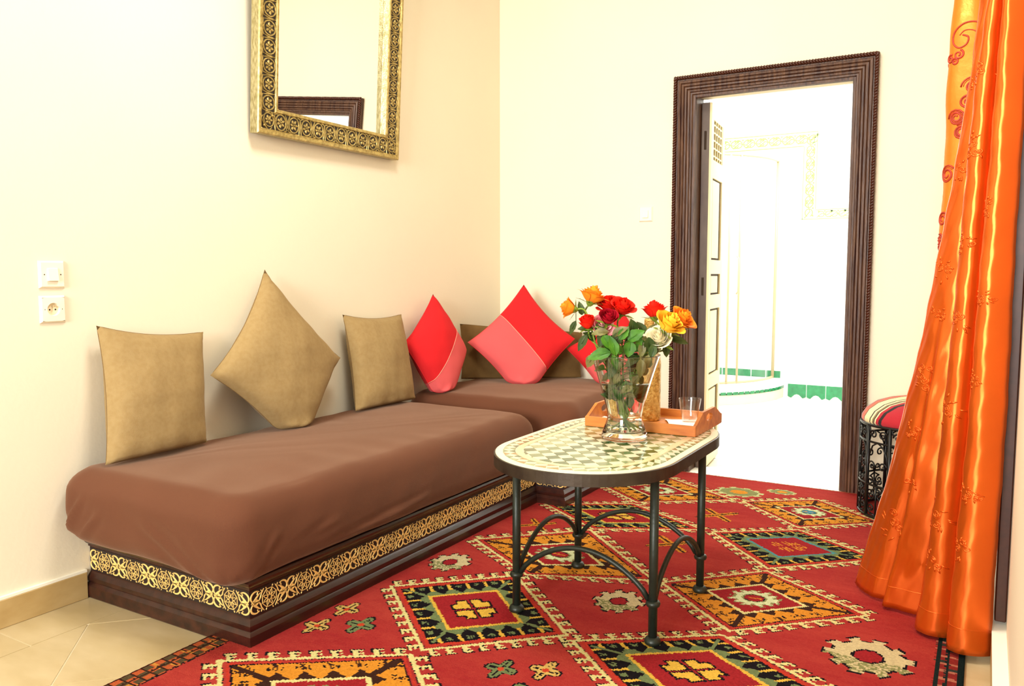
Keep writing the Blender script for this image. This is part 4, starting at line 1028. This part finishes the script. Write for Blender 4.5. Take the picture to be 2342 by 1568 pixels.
def rose(label, c, d, r, pm, openness, leaves, base_off, pet=17):
    c = np.array(c, float); a, b, d = frame_of(d)
    foot = np.array([VX + base_off[0], VY + base_off[1], VZ + .030])
    t = thing('rose', label, 'rose', tuple(foot), 'roses in the glass vase')
    mb = MB()
    bottom = c - d * r * .85
    for i in range(pet):
        k = i / (pet - 1); ang = i * 2.399 + label.__len__(); Rr = r * (.16 + .74 * k * (0.75 + .35 * openness)); hgt = r * (1.55 - .35 * k * (1 + openness * .6)); wdt = .95 + .35 * (1 - k)
        tilt = openness * k
        def f(p, q, ang=ang, Rr=Rr, hgt=hgt, wdt=wdt, k=k):
            s_ = 2 * q - 1; tt = p * (1 - .05 * s_ * s_ - .24 * s_ ** 6)
            rho = Rr * (math.sin(min(1, tt * 1.15) * math.pi / 2) ** .7) * (1 + .38 * k * (0.4 + openness) * tt ** 5)
            z = hgt * tt - .30 * r * k * openness * tt ** 6
            ph = ang + s_ * wdt * (.55 + .45 * math.sin(math.pi * min(.60, tt * .8 + .1)))
            rho += .02 * r * math.sin(s_ * 6 + ang * 3) * tt
            return bottom + a * rho * math.cos(ph) + b * rho * math.sin(ph) + d * z
        mb.grid(f, 7, 8)
    mb.build('bloom', pm, t, smooth=True)
    mb = MB()
    pts = []
    cc = [(0, -.01), (.25, .0), (.55, .06), (.8, .13), (1.0, .16)]
    mb.add([bottom + (a * math.cos(2 * math.pi * q / 10) + b * math.sin(2 * math.pi * q / 10)) * r * rad + d * r * h_ for rad, h_ in ((.10, -.22), (.24, -.10), (.34, .06), (.40, .2)) for q in range(10)],
           [(m_ * 10 + q, m_ * 10 + (q + 1) % 10, (m_ + 1) * 10 + (q + 1) % 10, (m_ + 1) * 10 + q) for m_ in range(3) for q in range(10)])
    for q in range(5):
        an = 2 * math.pi * q / 5 + .4; o_ = a * math.cos(an) + b * math.sin(an)
        leaf_mesh(mb, bottom + o_ * r * .25, o_ * .9 + d * .25, d, r * .95, r * .28, curl=-.1 + .5 * R.random())
    mb.build('sepals', M['stem'], t, smooth=True)
    # stem: from the bloom base through the mouth of the vase to its foot
    p0, p3 = bottom, foot; mouth = np.array([VX, VY, VZ + .27]) + (p0 - np.array([VX, VY, p0[2]])) * .45
    mx = math.hypot(mouth[0] - VX, mouth[1] - VY)
    if mx > .085: mouth[:2] = np.array([VX, VY]) + (mouth[:2] - np.array([VX, VY])) * .085 / mx
    waist = np.array([VX, VY, VZ + .085]) + (foot - np.array([VX, VY, foot[2]])) * -.25
    P = [p0, p0 - d * r * 1.0, mouth + (p0 - mouth) * .25, mouth, (mouth + waist) / 2, waist, foot]
    path = []
    for i in range(len(P) - 1):
        q0, q1, q2, q3 = P[max(0, i - 1)], P[i], P[i + 1], P[min(len(P) - 1, i + 2)]
        for s_ in range(6):
            u = s_ / 6; path.append(.5 * ((2 * q1) + (q2 - q0) * u + (2 * q0 - 5 * q1 + 4 * q2 - q3) * u * u + (3 * q1 - q0 - 3 * q2 + q3) * u ** 3))
    path.append(P[-1])
    mb = MB(); mb.tube([tuple(p) for p in path], .0030, 7); mb.build('stem', M['stem'], t, smooth=True)
    for (pos, dirv, nr, L, W, kind) in leaves:
        mb = MB(); leaf_mesh(mb, pos, dirv, nr, L, W)
        pth = min(path, key=lambda p: np.linalg.norm(p - np.array(pos)))
        mb.tube([tuple(pth), tuple((pth + np.array(pos)) / 2 + np.array([0, 0, .004])), tuple(pos), tuple(np.array(pos) + np.array(dirv) / np.linalg.norm(dirv) * L * .6)], .0012, 5)
        mb.build('leaf', M[kind], t, smooth=True)
    return t
def L_(x, y, off, dr, du, df, L=.055, W=.036, kind='leafg', nr=None):
    # position by metres right/up of the vase axis (as the room is seen from the door side), off = away from the viewer
    p = np.array([VX, VY, 0]) + RV * x + FV * off + UP * y
    d = RV * dr + UP * du + FV * df
    return (p, d, nr if nr is not None else (-FV * .8 + UP * .6), L, W, kind)
def B_(x, z, off): return np.array([VX, VY, 0]) + RV * x + FV * off + UP * z
SK = -FV
spec = [
 ('orange rose drooping at the far left of the bouquet', B_(-.195, 1.010, -.01), -RV * 1 + UP * .25, .030, 'p_orange', .5, [L_(-.145, .985, 0, -.2, 1, -.2, .045, .026, 'leafd'), L_(-.165, .965, 0, -.5, -1, 0, .05, .022, 'leafd'), L_(-.13, .92, -.02, -.5, -.8, -.1, .06, .03, 'leafd')], (-.02, .01)),
 ('open orange rose topmost in the bouquet, seen from the side', B_(-.105, 1.055, .03), UP * 1 + RV * .35, .037, 'p_orange', 1.0, [L_(-.10, .90, 0, -.6, .5, -.3, .05, .034, 'leafd')], (.0, .03)),
 ('bright red rose, left one of the touching pair of red blooms', B_(-.055, 1.022, .03), UP * .9 + SK * .5 - RV * .25, .036, 'p_red', .7, [L_(-.05, .90, .02, .4, .7, .1, .05, .034, 'leafd')], (.02, .03)),
 ('bright red rose, right one of the touching pair of red blooms', B_(-.008, 1.016, .0), UP * .9 + SK * .5 + RV * .2, .036, 'p_red', .7, [L_(.0, .905, -.06, .7, .55, -.2, .06, .046, 'leafg'), L_(.01, .90, -.05, -.2, -1, -.3, .05, .044, 'leafg')], (.03, .0)),
 ('small bright red rose at the left below the drooping orange rose', B_(-.130, .966, -.03), UP * 1 + SK * .35 - RV * .2, .030, 'p_red', .2, [L_(-.11, .94, -.02, -.9, .1, 0, .05, .03, 'leafd'), L_(-.06, .868, -.09, -1, -.15, -.1, .075, .046, 'leafg')], (-.03, -.02)),
 ('frilled pink rose tucked between two red roses', B_(-.078, .955, .0), SK * .8 + UP * .5 + RV * .1, .030, 'p_pink', .9, [L_(-.075, .93, -.05, -.4, -.9, -.2, .05, .036, 'leafd')], (-.01, .03)),
 ('dark crimson rose bud at the front centre of the bouquet', B_(-.063, .982, -.06), UP * .8 + SK * .7 + RV * .1, .031, 'p_dark', .25, [L_(-.045, .86, -.10, -.25, 1, -.1, .065, .036, 'leafg'), L_(-.055, .86, -.09, .4, -1, -.2, .05, .026, 'leafg')], (.0, -.04)),
 ('red rose with wide petals on the right above the yellow rose', B_(.098, 1.005, .03), UP * 1 - RV * .1, .036, 'p_red', .55, [L_(.07, .92, .02, -.3, .5, 0, .05, .03, 'leafd')], (.03, .02)),
 ('large yellow rose with loose petals on the right', B_(.140, .965, -.04), RV * .45 + UP * .8 + SK * .5, .043, 'p_yellow', .75, [L_(.05, .90, -.04, -.1, -1, -.2, .055, .028, 'leafolive')], (.04, -.01)),
 ('ivory white rose hanging below the yellow rose', B_(.105, .915, -.03), SK * .7 + UP * .55 - RV * .3, .040, 'p_white', .45, [L_(.04, .845, -.07, .0, -1, -.1, .06, .034, 'leafolive'), L_(.075, .85, -.06, .2, .8, 0, .05, .03, 'leafd')], (.03, -.03)),
 ('open orange rose with reddish outer petals at the far right', B_(.190, .978, .0), RV * .55 + UP * .75 + SK * .5, .038, 'p_orange', .9, [L_(.145, .905, .0, .9, -.1, .05, .07, .034, 'leafd'), L_(.135, .89, .02, .2, -1, 0, .05, .03, 'leafd')], (.045, .01)),
]
for lab, c, d, r, pm, op, lv, bo_ in spec:
    # extra foliage low in the vase
    for _ in range(8):
        y_ = R.uniform(.70, .935); x = R.uniform(-.13, .115) if y_ > .84 else R.uniform(-.075, .075)
        lv = lv + [L_(x * (1 if y_ > .78 else .6), y_, R.uniform(-.07, .05) if y_ > .85 else R.uniform(-.045, .04), R.uniform(-.6, .6), R.uniform(-.9, .9), R.uniform(-.4, .2), R.uniform(.045, .065) if y_ > .8 else .042, R.uniform(.030, .042) if y_ > .8 else .026, R.choice(['leafg', 'leafd', 'leafolive', 'leafolive', 'leafd']))]
    rose(lab, c, d, r * 1.15, M[pm], op, lv, bo_)

# ------------------------------------------------------------------ wrought iron stool
SXc, SYc, SR = 2.405, -.280, .232; SZ = .013
st_ = thing('drum_stool', 'black wrought iron drum stool with striped cushion top beside the doorway', 'stool', (SXc, SYc, SZ))
def cyl(s, z, r=SR): a = s / SR; return (SXc + r * math.cos(a), SYc + r * math.sin(a), z)
for z in (.020, .165, .362, .437):
    mb = MB(); mb.tube([cyl(SR * 2 * math.pi * k / 64, z) for k in range(64)], .0065 if z in (.020, .437) else .005, 7, closed=True); mb.build('ring', M['black'], st_, smooth=True)
NBR = 12; bay = 2 * math.pi * SR / NBR
for k in range(NBR):
    mb = MB(); mb.tube([cyl((k + .25) * bay, .016), cyl((k + .25) * bay, .437)], .008, 8); mb.build('upright_bar', M['black'], st_, smooth=True)
def spiral(cx, cz, r0, turns, a0, sgn, n=22): return [(cx + sgn * r0 * (1 - .82 * i / n) * math.cos(a0 + 2 * math.pi * turns * i / n), cz + r0 * (1 - .82 * i / n) * math.sin(a0 + 2 * math.pi * turns * i / n)) for i in range(n + 1)]
for k in range(NBR):
    c = (k + .75) * bay; mb = MB()
    def go(pts, r=.0038): mb.tube([cyl(c + a, z) for a, z in pts], r, 5)
    for sg in (-1, 1):
        go([(sg * .052, .432), (sg * .045, .400)] + spiral(sg * .026, .398, .021, 1.3, 0, sg))
        go([(sg * .002, .362), (sg * .030, .345), (sg * .050, .30), (sg * .052, .262)] + spiral(sg * .030, .255, .022, 1.2, 0, sg))
        go([(sg * .004, .165), (sg * .006, .185)] + spiral(sg * .018, .190, .014, 1.1, math.pi, sg))
        go([(sg * .0, .155), (sg * .03, .14)] + spiral(sg * .028, .118, .022, 1.3, math.pi / 2, sg))
        go([(sg * .0, .03), (sg * .03, .035)] + spiral(sg * .028, .058, .022, 1.3, -math.pi / 2, sg))
    go([(0, .165), (0, .03)], .004)
    mb.build('scrollwork', M['black'], st_, smooth=True)
mb = MB(); cr_ = [(SR - .008, 0.0), (SR + .001, .014), (SR - .001, .030), (SR - .02, .062), (SR - .06, .092), (SR - .11, .110), (SR - .16, .120), (.03, .125), (0, .125)]
mb.lathe([(0, -.004), (SR - .012, -.004)] + cr_, 56, (0, 0, 0)); cu = mb.build('striped_cushion', M['kilim'], None, smooth=True)
cu.location = (SXc, SYc, .437); cu.parent = st_; cu.matrix_parent_inverse = Matrix.Translation((-SXc, -SYc, -SZ))

# ------------------------------------------------------------------ curtains
Q0 = np.array([2.712, -1.752]); QD = np.array([-.39, .41]) / .5659; QN = np.array([-.41, -.39]) / .5659     # along the hang line, and towards the room
def ln(tab): z, q = zip(*tab); return lambda h: float(np.interp(h, z, q))
hem = ln([(0.0, .587), (.457, .426), (.728, .358), (.895, .313), (1.371, .221), (1.717, .166), (1.9, .150), (2.4, .11)])
v1 = ln([(0, .262), (.232, .214), (.449, .187), (.653, .175), (.94, .160), (1.332, .142), (1.644, .118), (1.876, .085), (2.4, .05)])
v2 = ln([(0, .114), (.404, .100), (.672, .080), (.947, .068), (1.263, .062), (1.598, .049), (1.862, .032), (2.4, .005)])
end = ln([(0, .0), (.936, -.014), (1.351, -.016), (2.4, -.018)])
bk = ln([(0, .43), (.887, .384), (1.213, .374), (1.639, .368), (1.771, .360), (1.968, .352), (2.4, .335)])
ZTOP = 2.34
def fold(q, h):
    A_, B_2, C_, D_ = hem(h), v1(h), v2(h), end(h)
    segs = ((A_, B_2, min(.05, .22 * (A_ - B_2))), (B_2, C_, .085 - .016 * h), (C_, D_, .085 - .016 * h))
    for a, b, amp in segs:
        if q <= a and q >= b:
            t = (a - q) / max(1e-6, a - b); base = -.035 * (0 if a == A_ and t < .5 else 1)
            o = amp * max(0, math.sin(math.pi * min(1, t * (1.0)))) ** .75
            if a == A_:
                o = amp * max(0.0, 1 - abs(2 * t - .8) ** 2.0 if t < .4 else 1 - abs((t - .4) / .6) ** 2.6) ** .75
                wf = max(0.0, 1 - h / 1.05); tc = .62
                o += wf * (.020 * math.exp(-((t - tc) / .06) ** 2) - .030 * math.exp(-((t - tc + .12) / .07) ** 2))
                o -= .050 * t ** 6
            else:
                o = amp * max(0.0, 1 - abs(2 * t - 1) ** 2.2) ** .62
                if not (a == C_ and t > .5): o -= .050 * abs(2 * t - 1) ** 6
            return o
    return 0
def cur(q, h, lift=0.0):
    o = fold(q, h) + .0022 * math.sin(h * 7 + q * 22) + .0012 * math.sin(h * 31 - q * 60) + .0007 * math.sin(h * 83 + q * 190) + lift
    p = Q0 + QD * q + QN * o
    return (min(p[0], XR - .012), p[1], h)
c1 = thing('curtain', 'orange satin curtain with tonal embroidery falling in three deep folds at the right', 'curtain', (2.6, -1.6, 0.03))
mb = MB()
def cgrid(a, b):
    h = .024 + (ZTOP - .024) * b ** 1.0
    k = a * 3; s_ = min(2, int(k)); t = k - s_
    L4 = (hem(h), v1(h), v2(h), end(h)); q = L4[s_] + (L4[s_ + 1] - L4[s_]) * t
    return cur(q, h)
mb.grid(cgrid, 132, 120)
b_ = len(mb.v); g0 = np.array(mb.v)
o = mb.build('satin_panel', M['satin'], c1, smooth=True)
md = o.modifiers.new('cloth_thickness', 'SOLIDIFY'); md.thickness = .0018; md.offset = 0
# hem stitching and tonal flower embroidery raised on the satin
mb = MB()
mb.tube([cur(hem(.03 + 2.3 * k / 80) - .012, .03 + 2.3 * k / 80, .0012) for k in range(81)], .0012, 4)
for a, b in ((hem, v1), (v1, v2), (v2, end)): mb.tube([cur(a(.1) + (b(.1) - a(.1)) * k / 30, .10, .0012) for k in range(31)], .0012, 4)
mb.build('hem_stitching', M['satin'], c1, smooth=True)
def swirl(cq, ch, r, turns, n, lift, rad, fn, s0=0, sg=1, mb=None):
    mb.tube([fn(cq + sg * r * (1 - .8 * i / n) * math.cos(s0 + 2 * math.pi * turns * i / n), ch + r * (1 - .8 * i / n) * math.sin(s0 + 2 * math.pi * turns * i / n), lift) for i in range(n + 1)], rad, 5)
def spray(cq, ch, sc, fn, seed, lift=.0003, rad=.0021):
    rr = random.Random(seed); mb = MB()
    for k in range(5):
        a = rr.uniform(0, 6.28); d = sc * (.2 + .5 * (k > 1)); swirl(cq + d * math.cos(a), ch + d * math.sin(a), sc * rr.uniform(.22, .34), 1.6, 16, lift, rad, fn, rr.uniform(0, 6), rr.choice((-1, 1)), mb)
    for k in range(9):
        a = rr.uniform(0, 6.28); d = sc * rr.uniform(.6, 1.25); x, z = cq + d * math.cos(a) * .8, ch + d * math.sin(a); l = sc * .2
        mb.tube([fn(x + l * math.cos(a + .5) * s_, z + l * math.sin(a + .5) * s_, lift) for s_ in (-1, -.3, .3, 1)], [rad * .4, rad * 1.5, rad * 1.5, rad * .4], 5)
    mb.build('flower_embroidery', M['embgold'], c1, smooth=True)
fnc = lambda q, h, l: cur(q, h, l)
def between(a, b, t, h): return a(h) + (b(h) - a(h)) * t
for i, (A1, A2, t, h, s_) in enumerate([(hem, v1, .42, .30, .060), (hem, v1, .55, .47, .035), (hem, v1, .40, .62, .030), (hem, v1, .42, .80, .045), (hem, v1, .45, 1.0, .030), (hem, v1, .35, 1.13, .035), (hem, v1, .5, 1.42, .028), (hem, v1, .6, 1.66, .026),
        (v1, v2, .5, .26, .036), (v1, v2, .45, .40, .040), (v1, v2, .5, .72, .040), (v1, v2, .5, .98, .034), (v1, v2, .5, 1.2, .030), (v1, v2, .5, 1.48, .034), (v1, v2, .5, 1.68, .03), (v2, end, .5, .33, .034), (v2, end, .6, .50, .034), (v2, end, .4, .82, .026), (v2, end, .6, 1.05, .026), (v2, end, .5, 1.3, .024)]):
    spray(between(A1, A2, t, h), h, s_, fnc, i + 3)
c2_ = thing('curtain', 'golden orange curtain with brick red scroll embroidery hanging behind the folded curtain', 'curtain', (2.5, -1.4, 0.03))
def bcur(q, h, lift=0.0):
    o = -.075 + .012 * math.sin(q * 42 + .6) + .003 * math.sin(h * 13 + q * 30) + .002 * math.sin(h * 31) + lift
    e = bk(h) - q
    if e < .02: o -= .02 * (1 - e / .02)
    p = Q0 + QD * q + QN * o
    return (min(p[0], XR - .012), p[1], h)
mb = MB(); mb.grid(lambda a, b: bcur(bk(.03 + 2.31 * b) * (1 - a) + .13 * a, .03 + 2.31 * b), 40, 70)
o = mb.build('satin_panel', M['satinback'], c2_, smooth=True); md = o.modifiers.new('cloth_thickness', 'SOLIDIFY'); md.thickness = .0018; md.offset = 0
fnb = lambda q, h, l: bcur(q, h, l)
for (q, h, r, turns, s0, sg) in [(.328, 1.783, .014, 1.4, 1, -1), (.302, 1.792, .015, 1.4, 2, 1), (.355, 1.772, .012, 1.3, 3, 1), (.312, 1.772, .012, 1.4, 0, 1), (.262, 1.692, .030, 1.6, 0, 1), (.275, 1.645, .021, 1.5, 1, -1), (.258, 1.628, .018, 1.5, 0, 1),
                             (.304, 1.602, .026, 2.4, 0, 1), (.258, 1.598, .020, 1.8, 2, 1), (.288, 1.558, .025, 2.6, 1, 1), (.323, 1.430, .030, 1.9, .6, -1), (.330, 1.292, .024, 1.8, 0, -1), (.352, 1.222, .014, 1.5, 0, 1), (.338, 1.234, .013, 1.4, 1, 1), (.368, 1.198, .012, 1.4, 2, -1), (.345, 1.205, .011, 1.4, 2, 1)]:
    mb = MB(); swirl(q, h, r, turns, 30, .001, .0030, fnb, s0, sg, mb); swirl(q, h, r * .80, turns, 26, .001, .0014, fnb, s0, sg, mb)
    mb.build('scroll_embroidery', M['embred'], c2_, smooth=True)
mb = MB()   # the large comma-shaped scroll near the top
big = [(.250, 1.748), (.228, 1.775), (.219, 1.812), (.226, 1.850), (.250, 1.876), (.284, 1.882), (.312, 1.862), (.318, 1.832), (.302, 1.812), (.282, 1.818), (.276, 1.838), (.290, 1.848)]
inn_ = [(.262, 1.762), (.248, 1.785), (.242, 1.812), (.247, 1.838), (.262, 1.855), (.284, 1.860), (.298, 1.848)]
def smooth2(P, n=6):
    out = []
    for i in range(len(P) - 1):
        q0, q1, q2, q3 = [np.array(P[max(0, min(len(P) - 1, j))]) for j in (i - 1, i, i + 1, i + 2)]
        for s_ in range(n):
            u = s_ / n; out.append(tuple(.5 * ((2 * q1) + (q2 - q0) * u + (2 * q0 - 5 * q1 + 4 * q2 - q3) * u * u + (3 * q1 - q0 - 3 * q2 + q3) * u ** 3)))
    return out + [P[-1]]
mb.tube([fnb(q, h, .001) for q, h in smooth2(big)], .0030, 5); mb.tube([fnb(q, h, .001) for q, h in smooth2(inn_)], .0018, 5)
mb.build('scroll_embroidery', M['embred'], c2_, smooth=True)
